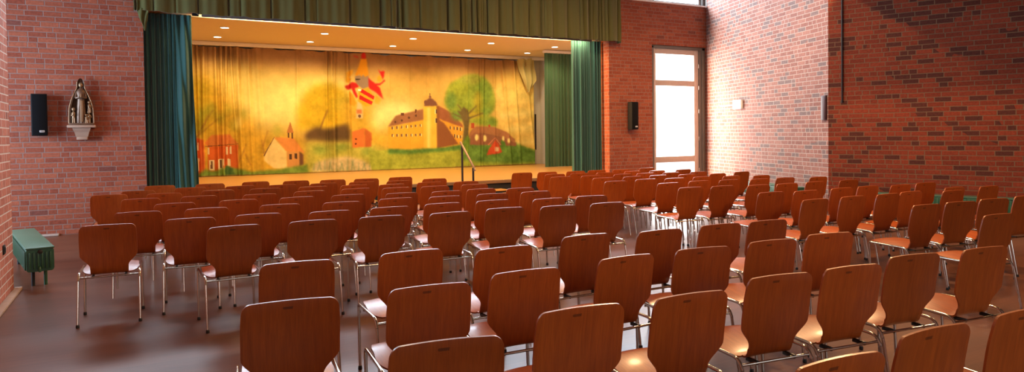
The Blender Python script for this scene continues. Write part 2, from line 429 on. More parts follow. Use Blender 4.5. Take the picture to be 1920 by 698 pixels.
def fL2(a, t): return -.075 + .035*math.sin((a-.55)*24+t*3.2) + .02*math.sin(a*60-t*7) + .02*math.sin(t*9+a*20)
at(drape('loose_fold', .55, .83, .56, 3.68, 13.40, fL2, M['curtain'], cu, 90, 50, edge=lambda s,t,a: a+.10*math.sin(t*2.6)*(.5-abs(s-.5))+.04*t, seed=3), (.48,13.42,.56))
cu = thing('stage_curtain', 'green stage curtain gathered at the right of the opening beside the brick jamb', 'curtain', (9.3, 13.42, .56), 0, 'drawn main stage curtains')
at(drape('cloth', 8.87, 9.70, .545, 3.70, 13.44, folds(9, .098, .042), M['curtain'], cu, 260, 30), (9.3,13.42,.56))
o = drape('side_curtain', 10.36, 11.44, .55, 3.86, 17.1, folds(13, .12, .035), M['side'], None, 260, 20)
tag(o, 'green wing curtain hanging deeper on the stage behind the right-hand main curtain', 'curtain')
struct(boxobj('trim_4', (10.30, 11.47, 17.02, 17.14, 3.86, 3.93), M['white'], bev=.008))
# valance: broad box pleats
rnd = random.Random(21)
br = [-.02]; 
while br[-1] < 9.9:
    x = br[-1]; br.append(x + (rnd.uniform(.26,.36) if x < .5 else rnd.choice((.12,.2,.34,.5,.62)) if x < 5 else rnd.choice((.09,.14,.2,.3,.42))))
def vdepth(a, t):
    k = 0
    for i in range(len(br)-1):
        if br[i] <= a < br[i+1]: k = i; break
    w = br[k+1]-br[k]; s = (a-br[k])/w
    g = min(s, 1-s)*w
    groove = .095*math.exp(-(g/(.010+.012*abs(math.sin(k*5.1))))**2)
    sw = .014*math.sin(a*11+2*math.sin(a*3))*(.4+t) -.022*math.sin(math.pi*s)*(.5+.7*t) + .010*math.sin(s*9+k*2.1)*(.3+t) + .008*math.sin(a*37+k)
    return groove*(1.1 if (k*7) % 3 == 0 else .28+.2*math.sin(k*3.3)) + sw
va = thing('stage_valance', 'long olive green pleated pelmet across the top of the stage opening', 'curtain', (5, 13.0, 3.7))
at(drape('pleated_cloth', -.04, 9.97, 3.665, 4.70, 13.02, vdepth, M['valance'], va, 1500, 16, hem=.008, thick=.008), (5,13.0,3.7))
o = boxobj('pelmet_board', (-.02, 9.95, 13.10, 13.19, 4.60, 4.69), M['frame_dark'], va, bev=.005); at(o, (5,13,3.7))
bm = bmesh.new()   # returned end and the drooping corner on the left
G = []
for j in range(13):
    t = j/12
    G.append([bm.verts.new((.0+.012*math.sin(t*9+i) - .0, 13.02 + .17*i/6 + .012*math.sin(i*2+t*5), 4.70-1.035*t)) for i in range(7)])
for j in range(12):
    for i in range(6): bm.faces.new((G[j][i], G[j+1][i], G[j+1][i+1], G[j][i+1]))
o = finish('left_return', bm, M['valance'], va, sharp=80, recalc=False); at(o, (5,13,3.7)); m_ = o.modifiers.new('t','SOLIDIFY'); m_.thickness = .008; m_.offset = 0
bm = bmesh.new(); G = []
for j in range(15):
    t = j/14; w = .17*(1-t)**.8+.015
    G.append([bm.verts.new((.085+ .03*t + w*(s/8-.5)*(1 if t < .6 else .8), 13.06+.03*math.sin(s*1.3+t*6)*(1-t*.4)-.03, 3.70-.37*t+.03*abs(s/8-.5))) for s in range(9)])
for j in range(14):
    for i in range(8): bm.faces.new((G[j][i], G[j+1][i], G[j+1][i+1], G[j][i+1]))
o = finish('drooping_corner', bm, M['valance'], va, sharp=80, recalc=False); at(o, (5,13,3.7)); m_ = o.modifiers.new('t','SOLIDIFY'); m_.thickness = .01; m_.offset = 0
bm = bmesh.new(); G = []
for j in range(13):
    t = j/12
    G.append([bm.verts.new((9.97+.02*t+.02*math.sin(t*4+i), 13.02 + .16*i/6 + .015*math.sin(i*2+t*5), 4.66-1.02*t)) for i in range(7)])
for j in range(12):
    for i in range(6): bm.faces.new((G[j][i], G[j+1][i], G[j+1][i+1], G[j][i+1]))
o = finish('right_return', bm, M['valance'], va, sharp=80, recalc=False); at(o, (5,13,3.7)); m_ = o.modifiers.new('t','SOLIDIFY'); m_.thickness = .008; m_.offset = 0

# ---------------------------------------------------------- painted backdrop
PAINT = [
 (((1.135,3.897),(11.23,4.417),(11.222,3.774),(1.124,3.394)),(160,112,75),0.35,0,1),
 (((1.137,4.029),(11.228,4.248),(11.22,3.655),(9.145,3.42),(5.817,3.391),(3.774,3.437),(2.306,3.438),(1.126,3.473)),(162,108,66),0.25,0.15,1),
 (((1.123,3.341),(2.048,3.293),(3.766,3.039),(5.057,3.072),(6.759,3.269),(8.432,3.159),(11.215,3.231),(11.201,2.213),(1.098,2.108)),(222,165,82),0.3,0.15,1),
 (((3.965,2.443),(3.841,2.132),(3.51,1.885),(3.046,1.752),(2.546,1.755),(2.109,1.89),(1.816,2.127),(1.717,2.42),(1.828,2.714),(2.13,2.957),(2.572,3.101),(3.072,3.115),(3.531,2.991),(3.852,2.751)),(248,208,120),0.35,0.1,1),
 (((3.146,2.743),(3.063,2.559),(2.839,2.411),(2.521,2.328),(2.177,2.325),(1.874,2.401),(1.669,2.54),(1.599,2.714),(1.676,2.891),(1.887,3.037),(2.193,3.124),(2.537,3.134),(2.851,3.063),(3.07,2.923)),(238,190,100),0.3,0.1,0.7),
 (((1.153,3.037),(1.666,2.984),(2.031,2.45),(2.536,1.973),(2.792,1.625),(3.463,1.547),(3.947,1.469),(3.928,0.464),(1.101,0.512)),(208,150,48),0.2,0.3,1),
 (((1.152,2.971),(1.604,2.983),(1.577,1.638),(1.125,1.643)),(200,150,40),0.15,0.3,1),
 (((1.488,2.109),(1.475,2.025),(1.443,1.958),(1.398,1.921),(1.349,1.921),(1.306,1.958),(1.277,2.025),(1.267,2.108),(1.28,2.192),(1.312,2.259),(1.357,2.296),(1.406,2.296),(1.449,2.26),(1.478,2.193)),(150,142,48),0.08,0.4,0.6),
 (((1.688,2.244),(1.677,2.169),(1.648,2.109),(1.608,2.076),(1.564,2.076),(1.525,2.109),(1.499,2.168),(1.49,2.243),(1.502,2.317),(1.53,2.377),(1.57,2.411),(1.614,2.411),(1.654,2.379),(1.68,2.319)),(150,142,48),0.08,0.4,0.6),
 (((1.884,2.015),(1.874,1.949),(1.848,1.896),(1.813,1.867),(1.774,1.867),(1.739,1.896),(1.716,1.949),(1.709,2.015),(1.719,2.08),(1.744,2.133),(1.779,2.162),(1.818,2.162),(1.853,2.133),(1.876,2.081)),(150,142,48),0.08,0.4,0.6),
 (((1.37,1.774),(1.362,1.719),(1.341,1.674),(1.311,1.65),(1.278,1.65),(1.25,1.675),(1.23,1.72),(1.224,1.775),(1.232,1.831),(1.254,1.875),(1.283,1.9),(1.316,1.9),(1.345,1.875),(1.364,1.83)),(150,142,48),0.08,0.4,0.6),
 (((2.078,2.246),(2.069,2.189),(2.047,2.144),(2.016,2.119),(1.983,2.118),(1.953,2.144),(1.933,2.189),(1.926,2.245),(1.935,2.302),(1.957,2.347),(1.988,2.373),(2.021,2.373),(2.051,2.348),(2.072,2.303)),(150,142,48),0.08,0.4,0.6),
 (((2.236,1.836),(2.226,1.77),(2.2,1.717),(2.163,1.687),(2.124,1.688),(2.088,1.718),(2.065,1.771),(2.057,1.837),(2.067,1.904),(2.093,1.957),(2.129,1.986),(2.169,1.986),(2.205,1.956),(2.228,1.903)),(150,142,48),0.08,0.4,0.6),
 (((2.422,2.111),(2.413,2.053),(2.39,2.007),(2.359,1.982),(2.324,1.982),(2.294,2.007),(2.274,2.053),(2.267,2.11),(2.276,2.167),(2.298,2.213),(2.33,2.239),(2.364,2.239),(2.395,2.214),(2.415,2.168)),(150,142,48),0.08,0.4,0.6),
 (((3.302,1.69),(3.29,1.612),(3.258,1.549),(3.214,1.515),(3.166,1.516),(3.124,1.551),(3.095,1.614),(3.086,1.692),(3.098,1.769),(3.129,1.832),(3.173,1.866),(3.221,1.866),(3.264,1.831),(3.293,1.768)),(150,142,48),0.08,0.4,0.6),
 (((2.289,1.905),(2.281,1.833),(2.262,1.776),(2.236,1.745),(2.207,1.745),(2.182,1.777),(2.165,1.834),(2.161,1.905),(2.168,1.976),(2.187,2.033),(2.213,2.065),(2.242,2.065),(2.267,2.033),(2.284,1.976)),(240,190,100),0.05,0,1),
 (((1.176,1.475),(1.774,2.011),(1.768,2.019),(1.164,1.491)),(140,85,45),0.01,0,1),
 (((1.302,1.636),(1.655,2.241),(1.647,2.246),(1.287,1.646)),(140,85,45),0.01,0,1),
 (((1.402,1.771),(1.528,2.107),(1.521,2.11),(1.388,1.777)),(140,85,45),0.01,0,1),
 (((2.858,1.068),(2.794,1.459),(2.783,1.457),(2.837,1.065)),(140,85,45),0.01,0,1),
 (((2.819,1.274),(2.956,1.692),(2.948,1.694),(2.804,1.279)),(140,85,45),0.01,0,1),
 (((2.13,0.671),(2.423,1.352),(2.416,1.355),(2.116,0.678)),(140,85,45),0.01,0,1),
 (((2.52,0.802),(2.33,1.219),(2.323,1.216),(2.506,0.795)),(140,85,45),0.01,0,1),
 (((5.03,3.218),(5.281,3.078),(5.305,1.894),(4.306,1.753),(3.537,1.829),(3.48,2.466),(3.764,2.896),(4.332,3.169)),(246,205,115),0.22,0.1,1),
 (((3.686,1.686),(3.724,2.255),(3.899,2.685),(4.185,2.906),(4.616,2.988),(4.979,2.806),(5.194,2.411),(5.181,1.673)),(214,162,42),0.1,0.25,1),
 (((5.075,2.41),(5.056,2.308),(5.005,2.226),(4.933,2.18),(4.855,2.18),(4.785,2.225),(4.738,2.306),(4.722,2.407),(4.741,2.509),(4.791,2.591),(4.863,2.637),(4.941,2.638),(5.011,2.594),(5.059,2.512)),(185,160,60),0.12,0.3,0.6),
 (((4.296,1.658),(4.526,2.256),(4.506,2.264),(4.256,1.674)),(150,100,50),0.02,0,1),
 (((4.902,2.629),(5.226,2.486),(5.798,2.267),(6.34,2.042),(6.324,1.053),(5.022,1.084)),(214,158,55),0.15,0.25,1),
 (((3.879,1.584),(4.05,1.712),(4.193,1.797),(4.377,1.723),(4.594,1.736),(4.828,1.808),(5.036,1.88),(5.137,1.673),(5.131,1.333),(3.931,1.383)),(112,78,46),0.06,0.15,1),
 (((3.903,1.398),(5.131,1.348),(5.782,1.292),(6.403,1.051),(6.394,0.487),(3.887,0.523)),(186,160,66),0.08,0.35,1),
 (((4.496,1.141),(4.475,1.097),(4.419,1.063),(4.338,1.045),(4.249,1.048),(4.169,1.069),(4.115,1.106),(4.096,1.15),(4.116,1.193),(4.172,1.227),(4.252,1.245),(4.341,1.243),(4.422,1.222),(4.477,1.185)),(130,145,58),0.08,0.4,0.7),
 (((5.054,1.216),(5.036,1.178),(4.986,1.149),(4.915,1.133),(4.836,1.135),(4.766,1.154),(4.718,1.185),(4.701,1.224),(4.719,1.261),(4.768,1.291),(4.839,1.307),(4.918,1.305),(4.988,1.287),(5.037,1.255)),(130,145,58),0.08,0.4,0.7),
 (((5.839,1.065),(5.817,1.02),(5.757,0.985),(5.67,0.967),(5.575,0.969),(5.49,0.992),(5.432,1.029),(5.412,1.075),(5.433,1.12),(5.493,1.155),(5.579,1.173),(5.674,1.171),(5.76,1.149),(5.819,1.111)),(130,145,58),0.08,0.4,0.7),
 (((6.304,0.825),(6.282,0.78),(6.22,0.745),(6.131,0.727),(6.034,0.73),(5.947,0.753),(5.887,0.792),(5.867,0.838),(5.889,0.883),(5.95,0.918),(6.037,0.936),(6.135,0.934),(6.223,0.911),(6.283,0.872)),(130,145,58),0.08,0.4,0.7),
 (((4.029,0.576),(4.146,0.802),(4.463,0.909),(5.02,0.966),(5.468,0.85),(5.725,0.662),(5.738,0.526)),(212,172,116),0.04,0.35,1),
 (((4.123,0.601),(4.122,0.803),(4.113,0.803),(4.105,0.602)),(110,125,80),0.01,0,0.8),
 (((4.222,0.594),(4.296,0.823),(4.287,0.826),(4.205,0.601)),(110,125,80),0.01,0,0.8),
 (((4.323,0.596),(4.248,0.882),(4.239,0.88),(4.305,0.592)),(110,125,80),0.01,0,0.8),
 (((4.423,0.59),(4.426,0.909),(4.417,0.909),(4.405,0.591)),(110,125,80),0.01,0,0.8),
 (((4.524,0.584),(4.599,0.883),(4.59,0.886),(4.506,0.589)),(110,125,80),0.01,0,0.8),
 (((4.626,0.585),(4.549,0.833),(4.54,0.83),(4.607,0.58)),(110,125,80),0.01,0,0.8),
 (((4.728,0.578),(4.73,0.786),(4.721,0.786),(4.709,0.579)),(110,125,80),0.01,0,0.8),
 (((4.83,0.572),(4.904,0.791),(4.895,0.795),(4.812,0.579)),(110,125,80),0.01,0,0.8),
 (((4.934,0.574),(4.855,0.848),(4.846,0.846),(4.915,0.569)),(110,125,80),0.01,0,0.8),
 (((5.038,0.567),(5.043,0.887),(5.033,0.887),(5.018,0.568)),(110,125,80),0.01,0,0.8),
 (((5.142,0.561),(5.217,0.876),(5.208,0.879),(5.123,0.566)),(110,125,80),0.01,0,0.8),
 (((5.246,0.562),(5.166,0.83),(5.156,0.828),(5.227,0.557)),(110,125,80),0.01,0,0.8),
 (((5.352,0.555),(5.357,0.773),(5.347,0.774),(5.332,0.557)),(110,125,80),0.01,0,0.8),
 (((5.457,0.549),(5.532,0.762),(5.522,0.766),(5.439,0.556)),(110,125,80),0.01,0,0.8),
 (((5.564,0.551),(5.481,0.813),(5.472,0.81),(5.545,0.546)),(110,125,80),0.01,0,0.8),
 (((5.671,0.544),(5.679,0.859),(5.669,0.86),(5.651,0.545)),(110,125,80),0.01,0,0.8),
 (((5.838,0.933),(6.31,0.69),(6.326,0.716),(5.868,0.985)),(95,120,60),0.03,0.2,1),
 (((5.181,1.643),(5.529,1.744),(5.535,1.207),(5.173,1.199)),(216,116,54),0.012,0.1,1),
 (((5.529,1.744),(5.741,1.592),(5.719,1.218),(5.535,1.207)),(196,98,46),0.012,0.1,1),
 (((5.312,1.434),(5.309,1.424),(5.301,1.416),(5.288,1.411),(5.275,1.411),(5.263,1.416),(5.255,1.424),(5.252,1.435),(5.255,1.445),(5.264,1.453),(5.276,1.458),(5.289,1.457),(5.301,1.453),(5.309,1.444)),(120,60,35),0,0,1),
 (((5.31,1.3),(5.307,1.29),(5.298,1.282),(5.286,1.278),(5.273,1.278),(5.261,1.283),(5.253,1.291),(5.25,1.301),(5.253,1.312),(5.261,1.32),(5.274,1.324),(5.287,1.324),(5.299,1.319),(5.307,1.311)),(120,60,35),0,0,1),
 (((5.371,2.636),(5.408,2.636),(5.493,2.265),(5.488,2.012),(5.292,2.012),(5.312,2.264)),(222,178,118),0.01,0,1),
 (((5.312,2.264),(5.462,2.265),(5.46,2.146),(5.31,2.146)),(210,120,65),0.01,0,1),
 (((5.444,2.072),(5.439,2.053),(5.426,2.037),(5.408,2.028),(5.388,2.028),(5.37,2.037),(5.357,2.052),(5.353,2.072),(5.358,2.091),(5.371,2.107),(5.389,2.115),(5.409,2.115),(5.427,2.107),(5.44,2.091)),(130,85,60),0,0,1),
 (((5.63,3.206),(5.72,3.089),(5.872,2.988),(6.012,3.006),(6.138,3.115),(6.153,3.07),(5.995,2.946),(5.902,2.944),(5.994,2.871),(6.097,2.541),(5.868,2.748),(5.685,2.849),(5.612,3.012)),(205,48,38),0.008,0,1),
 (((5.941,3.41),(6.017,3.337),(6.142,3.356),(6.124,3.205),(6.076,3.098),(6.016,3.262)),(205,48,38),0.008,0,1),
 (((6.06,3.128),(6.053,3.089),(6.033,3.057),(6.005,3.038),(5.973,3.038),(5.946,3.054),(5.927,3.085),(5.921,3.124),(5.928,3.164),(5.948,3.195),(5.976,3.214),(6.008,3.215),(6.035,3.198),(6.054,3.167)),(225,150,42),0.01,0,1),
 (((4.995,2.894),(5.129,2.956),(5.205,3.017),(5.339,2.99),(5.398,2.888),(5.277,2.841),(5.363,2.606),(5.317,2.576),(5.244,2.693),(5.187,2.839),(5.067,2.793)),(205,48,38),0.008,0,1),
 (((5.046,3.277),(5.241,3.372),(5.224,3.253),(5.118,3.132),(5.192,3.105),(5.085,2.955),(5.027,3.042)),(225,150,42),0.01,0,1),
 (((5.111,2.779),(5.229,2.663),(5.314,2.427),(5.253,2.338),(5.135,2.411)),(225,150,42),0.01,0,1),
 (((5.298,3.196),(5.662,3.237),(5.671,2.894),(5.517,2.816),(5.368,2.932),(5.28,3.063)),(164,124,92),0.008,0,1),
 (((5.296,3.108),(5.432,3.111),(5.431,3.082),(5.296,3.078)),(90,65,45),0,0,1),
 (((5.381,2.784),(5.655,2.879),(5.819,2.612),(5.754,2.372),(5.57,2.34),(5.361,2.487)),(226,156,38),0.008,0,1),
 (((5.487,2.83),(5.835,2.627),(5.803,2.537),(5.425,2.74)),(205,48,38),0.005,0,1),
 (((5.409,2.666),(5.786,2.477),(5.739,2.387),(5.392,2.547)),(205,48,38),0.005,0,1),
 (((5.867,2.673),(6.02,2.555),(5.97,2.389),(5.832,2.447)),(225,150,42),0.01,0,1),
 (((5.456,3.661),(5.623,3.667),(5.649,3.415),(5.677,3.222),(5.569,3.16),(5.525,3.262),(5.463,3.157),(5.419,3.259),(5.328,3.182),(5.298,3.226),(5.392,3.451)),(226,142,34),0.008,0,1),
 (((5.472,3.676),(5.489,3.795),(5.551,3.887),(5.609,3.726),(5.593,3.666)),(205,48,38),0.008,0,1),
 (((5.248,3.77),(5.397,3.732),(5.396,3.688),(5.277,3.712)),(185,70,55),0.015,0,1),
 (((5.366,2.828),(5.457,2.83),(5.456,2.77),(5.365,2.769)),(240,220,180),0.005,0,1),
 (((2.847,1.067),(3.101,1.509),(3.419,1.137),(3.416,0.674),(3.086,0.695),(2.844,0.899)),(228,180,108),0.012,0.15,1),
 (((3.419,1.137),(3.738,1.144),(3.73,0.737),(3.416,0.674)),(206,136,72),0.01,0,1),
 (((3.738,1.144),(3.841,1.041),(3.836,0.769),(3.73,0.737)),(124,78,52),0.01,0,1),
 (((3.101,1.516),(3.599,1.488),(3.693,1.358),(3.883,1.069),(3.738,1.132),(3.419,1.131)),(216,132,64),0.01,0.1,1),
 (((2.846,1.017),(3.116,1.519),(3.103,1.527),(2.82,1.033)),(120,72,45),0.005,0,1),
 (((3.451,1.646),(3.492,1.645),(3.489,1.504),(3.448,1.504)),(110,70,45),0,0,1),
 (((3.54,1.645),(3.581,1.645),(3.578,1.474),(3.537,1.475)),(110,70,45),0,0,1),
 (((3.423,1.632),(3.518,1.929),(3.602,1.63)),(190,115,60),0.005,0,1),
 (((3.481,1.064),(3.55,1.063),(3.547,0.921),(3.478,0.923)),(96,64,42),0,0,1),
 (((3.612,1.075),(3.681,1.074),(3.679,0.938),(3.61,0.94)),(96,64,42),0,0,1),
 (((1.122,1.537),(1.219,1.535),(1.413,1.466),(1.42,0.593),(1.199,0.562)),(204,92,42),0.015,0.15,1),
 (((1.424,1.385),(1.588,1.584),(2.015,1.606),(2.214,1.357),(1.496,1.303)),(212,118,56),0.02,0.15,1),
 (((1.496,1.303),(2.213,1.343),(2.201,0.713),(1.508,0.657)),(208,98,42),0.01,0.12,1),
 (((1.435,1.294),(2.214,1.352),(2.213,1.363),(1.434,1.315)),(130,70,45),0,0,1),
 (((1.526,0.966),(1.65,0.962),(1.645,0.692),(1.521,0.697)),(226,182,128),0.006,0,1),
 (((1.563,0.938),(1.612,0.936),(1.608,0.734),(1.559,0.736)),(120,80,50),0.004,0,1),
 (((1.738,0.987),(1.863,0.983),(1.858,0.711),(1.732,0.716)),(226,182,128),0.006,0,1),
 (((1.775,0.959),(1.825,0.957),(1.821,0.754),(1.771,0.755)),(120,80,50),0.004,0,1),
 (((1.952,0.981),(2.028,0.978),(2.024,0.787),(1.948,0.79)),(226,182,128),0.006,0,1),
 (((1.989,0.952),(1.989,0.952),(1.987,0.83),(1.987,0.83)),(120,80,50),0.004,0,1),
 (((1.508,1.276),(1.545,1.275),(1.541,1.1),(1.504,1.101)),(226,182,128),0.006,0,1),
 (((1.92,1.294),(1.958,1.294),(1.954,1.09),(1.916,1.091)),(226,182,128),0.006,0,1),
 (((2.021,1.306),(2.059,1.305),(2.055,1.101),(2.017,1.102)),(226,182,128),0.006,0,1),
 (((1.257,1.014),(1.306,1.013),(1.299,0.691),(1.251,0.693)),(226,182,128),0.006,0,1),
 (((1.265,1.401),(1.302,1.401),(1.298,1.213),(1.261,1.214)),(226,182,128),0.006,0,1),
 (((1.199,0.548),(1.41,0.728),(1.619,0.666),(1.935,0.79),(2.51,0.633),(3.174,0.664),(3.934,0.78),(3.972,0.549),(2.638,0.517),(1.198,0.508)),(132,138,56),0.03,0.45,1),
 (((1.87,0.684),(1.923,0.818),(2.074,0.731),(2.121,0.565),(1.918,0.559)),(84,100,48),0.02,0.4,1),
 (((7.181,2.166),(7.11,2.018),(6.918,1.9),(6.645,1.836),(6.347,1.838),(6.084,1.903),(5.904,2.019),(5.843,2.162),(5.909,2.306),(6.092,2.423),(6.358,2.49),(6.656,2.493),(6.927,2.431),(7.115,2.314)),(250,212,132),0.2,0.1,1),
 (((6.26,1.966),(6.229,1.808),(6.149,1.682),(6.035,1.613),(5.911,1.615),(5.8,1.685),(5.726,1.811),(5.701,1.967),(5.731,2.123),(5.81,2.249),(5.922,2.319),(6.047,2.32),(6.158,2.25),(6.235,2.124)),(250,215,135),0.15,0.1,0.8),
 (((6.225,1.769),(7.294,1.98),(7.279,1.093),(6.215,1.117)),(226,160,54),0.012,0.1,1),
 (((6.21,1.769),(6.452,2.088),(7.299,2.291),(7.327,1.98)),(166,106,68),0.01,0.12,1),
 (((6.32,1.769),(6.367,1.768),(6.366,1.692),(6.319,1.693)),(150,100,62),0.004,0,1),
 (((6.367,1.768),(6.386,1.768),(6.385,1.684),(6.366,1.685)),(245,205,130),0.004,0,1),
 (((6.317,1.563),(6.364,1.563),(6.363,1.487),(6.315,1.487)),(150,100,62),0.004,0,1),
 (((6.364,1.563),(6.383,1.563),(6.382,1.479),(6.363,1.479)),(245,205,130),0.004,0,1),
 (((6.457,1.781),(6.504,1.781),(6.503,1.704),(6.455,1.705)),(150,100,62),0.004,0,1),
 (((6.504,1.781),(6.523,1.781),(6.522,1.697),(6.503,1.697)),(245,205,130),0.004,0,1),
 (((6.453,1.565),(6.501,1.564),(6.499,1.488),(6.452,1.488)),(150,100,62),0.004,0,1),
 (((6.501,1.564),(6.52,1.564),(6.518,1.48),(6.499,1.48)),(245,205,130),0.004,0,1),
 (((6.594,1.794),(6.642,1.793),(6.641,1.717),(6.593,1.717)),(150,100,62),0.004,0,1),
 (((6.642,1.793),(6.661,1.793),(6.66,1.709),(6.641,1.709)),(245,205,130),0.004,0,1),
 (((6.59,1.566),(6.638,1.565),(6.637,1.489),(6.589,1.489)),(150,100,62),0.004,0,1),
 (((6.638,1.565),(6.658,1.565),(6.656,1.481),(6.637,1.481)),(245,205,130),0.004,0,1),
 (((6.732,1.806),(6.781,1.806),(6.779,1.729),(6.731,1.73)),(150,100,62),0.004,0,1),
 (((6.781,1.806),(6.8,1.806),(6.799,1.721),(6.779,1.722)),(245,205,130),0.004,0,1),
 (((6.728,1.567),(6.777,1.566),(6.776,1.489),(6.727,1.49)),(150,100,62),0.004,0,1),
 (((6.777,1.566),(6.796,1.566),(6.795,1.482),(6.775,1.482)),(245,205,130),0.004,0,1),
 (((6.872,1.819),(6.92,1.819),(6.919,1.742),(6.87,1.742)),(150,100,62),0.004,0,1),
 (((6.92,1.819),(6.94,1.819),(6.938,1.734),(6.919,1.734)),(245,205,130),0.004,0,1),
 (((6.867,1.568),(6.916,1.568),(6.915,1.49),(6.866,1.491)),(150,100,62),0.004,0,1),
 (((6.916,1.568),(6.936,1.567),(6.934,1.482),(6.915,1.483)),(245,205,130),0.004,0,1),
 (((7.012,1.832),(7.061,1.832),(7.06,1.754),(7.01,1.755)),(150,100,62),0.004,0,1),
 (((7.061,1.832),(7.08,1.832),(7.079,1.747),(7.059,1.747)),(245,205,130),0.004,0,1),
 (((7.007,1.569),(7.057,1.569),(7.055,1.491),(7.006,1.492)),(150,100,62),0.004,0,1),
 (((7.057,1.569),(7.076,1.569),(7.075,1.483),(7.055,1.484)),(245,205,130),0.004,0,1),
 (((7.153,1.845),(7.202,1.845),(7.201,1.767),(7.152,1.768)),(150,100,62),0.004,0,1),
 (((7.202,1.845),(7.222,1.845),(7.221,1.759),(7.201,1.759)),(245,205,130),0.004,0,1),
 (((7.148,1.571),(7.198,1.57),(7.197,1.492),(7.147,1.493)),(150,100,62),0.004,0,1),
 (((7.198,1.57),(7.218,1.57),(7.216,1.484),(7.196,1.485)),(245,205,130),0.004,0,1),
 (((6.654,1.95),(6.651,1.936),(6.643,1.924),(6.631,1.918),(6.618,1.918),(6.607,1.924),(6.599,1.936),(6.597,1.95),(6.6,1.965),(6.608,1.977),(6.619,1.983),(6.632,1.983),(6.644,1.977),(6.652,1.965)),(110,68,48),0,0,1),
 (((6.865,2.027),(6.862,2.012),(6.854,2.0),(6.842,1.994),(6.829,1.994),(6.817,2.0),(6.81,2.012),(6.807,2.027),(6.81,2.042),(6.818,2.053),(6.83,2.06),(6.843,2.06),(6.855,2.053),(6.863,2.042)),(110,68,48),0,0,1),
 (((7.078,2.089),(7.075,2.074),(7.066,2.062),(7.055,2.056),(7.041,2.056),(7.03,2.062),(7.022,2.074),(7.019,2.089),(7.022,2.103),(7.031,2.115),(7.043,2.122),(7.056,2.122),(7.067,2.115),(7.075,2.103)),(110,68,48),0,0,1),
 (((6.462,1.905),(6.459,1.89),(6.451,1.879),(6.439,1.872),(6.426,1.872),(6.415,1.879),(6.407,1.891),(6.405,1.905),(6.408,1.92),(6.416,1.931),(6.427,1.938),(6.44,1.938),(6.451,1.931),(6.459,1.92)),(110,68,48),0,0,1),
 (((6.597,2.165),(6.693,2.165),(6.692,2.088),(6.596,2.088)),(120,70,48),0,0,1),
 (((7.019,2.274),(7.068,2.274),(7.066,2.166),(7.017,2.166)),(120,70,48),0,0,1),
 (((7.751,2.372),(7.902,2.247),(8.517,1.786),(8.508,1.21),(7.732,1.13)),(226,152,54),0.01,0.1,1),
 (((7.745,1.979),(7.93,1.869),(8.369,1.244),(7.732,1.13)),(152,90,52),0.012,0,1),
 (((7.751,2.388),(8.158,2.185),(8.517,1.802),(8.516,1.738),(7.897,1.948),(7.746,2.011)),(164,96,60),0.01,0.12,1),
 (((8.1,1.773),(8.143,1.773),(8.141,1.677),(8.098,1.678)),(130,80,50),0.004,0,1),
 (((8.143,1.773),(8.162,1.772),(8.16,1.677),(8.141,1.677)),(245,205,130),0.004,0,1),
 (((8.22,1.764),(8.264,1.764),(8.262,1.668),(8.219,1.669)),(130,80,50),0.004,0,1),
 (((8.264,1.764),(8.283,1.764),(8.281,1.668),(8.262,1.668)),(245,205,130),0.004,0,1),
 (((8.324,1.748),(8.368,1.747),(8.366,1.651),(8.323,1.652)),(130,80,50),0.004,0,1),
 (((8.368,1.747),(8.387,1.747),(8.385,1.651),(8.366,1.651)),(245,205,130),0.004,0,1),
 (((8.428,1.731),(8.472,1.731),(8.471,1.635),(8.427,1.635)),(130,80,50),0.004,0,1),
 (((8.472,1.731),(8.491,1.73),(8.49,1.634),(8.471,1.635)),(245,205,130),0.004,0,1),
 (((8.234,1.533),(8.278,1.533),(8.276,1.437),(8.233,1.438)),(130,80,50),0.004,0,1),
 (((8.278,1.533),(8.297,1.533),(8.295,1.437),(8.276,1.437)),(245,205,130),0.004,0,1),
 (((8.321,1.516),(8.364,1.516),(8.363,1.42),(8.319,1.421)),(130,80,50),0.004,0,1),
 (((8.364,1.516),(8.383,1.516),(8.382,1.42),(8.363,1.42)),(245,205,130),0.004,0,1),
 (((8.425,1.499),(8.469,1.499),(8.467,1.403),(8.423,1.403)),(130,80,50),0.004,0,1),
 (((8.469,1.499),(8.488,1.498),(8.486,1.402),(8.467,1.403)),(245,205,130),0.004,0,1),
 (((7.283,2.384),(7.718,2.388),(7.732,1.114),(7.279,1.093)),(234,174,66),0.01,0.08,1),
 (((7.399,2.323),(7.498,2.324),(7.48,1.12),(7.379,1.122)),(246,200,104),0.03,0,1),
 (((7.701,2.388),(7.785,2.357),(7.766,1.129),(7.698,1.115)),(150,90,50),0.01,0,1),
 (((7.3,2.369),(7.335,2.509),(7.419,2.572),(7.495,2.62),(7.603,2.559),(7.702,2.466),(7.734,2.372)),(140,88,64),0.008,0,1),
 (((7.485,2.745),(7.512,2.745),(7.51,2.605),(7.483,2.604)),(130,85,60),0,0,1),
 (((7.383,2.479),(7.378,2.451),(7.367,2.43),(7.351,2.418),(7.333,2.417),(7.317,2.429),(7.307,2.451),(7.303,2.478),(7.307,2.505),(7.319,2.526),(7.335,2.539),(7.353,2.539),(7.368,2.527),(7.379,2.506)),(140,88,64),0,0,1),
 (((7.535,2.636),(7.531,2.623),(7.52,2.612),(7.503,2.605),(7.486,2.605),(7.47,2.611),(7.459,2.622),(7.455,2.635),(7.459,2.649),(7.47,2.66),(7.487,2.666),(7.504,2.666),(7.52,2.661),(7.531,2.65)),(150,95,66),0,0,1),
 (((7.665,2.278),(7.716,2.278),(7.714,2.152),(7.663,2.152)),(110,70,50),0.004,0,1),
 (((7.645,2.278),(7.665,2.278),(7.663,2.136),(7.643,2.136)),(245,210,140),0.004,0,1),
 (((7.661,2.011),(7.712,2.011),(7.71,1.885),(7.659,1.885)),(110,70,50),0.004,0,1),
 (((7.641,2.011),(7.661,2.011),(7.659,1.87),(7.639,1.87)),(245,210,140),0.004,0,1),
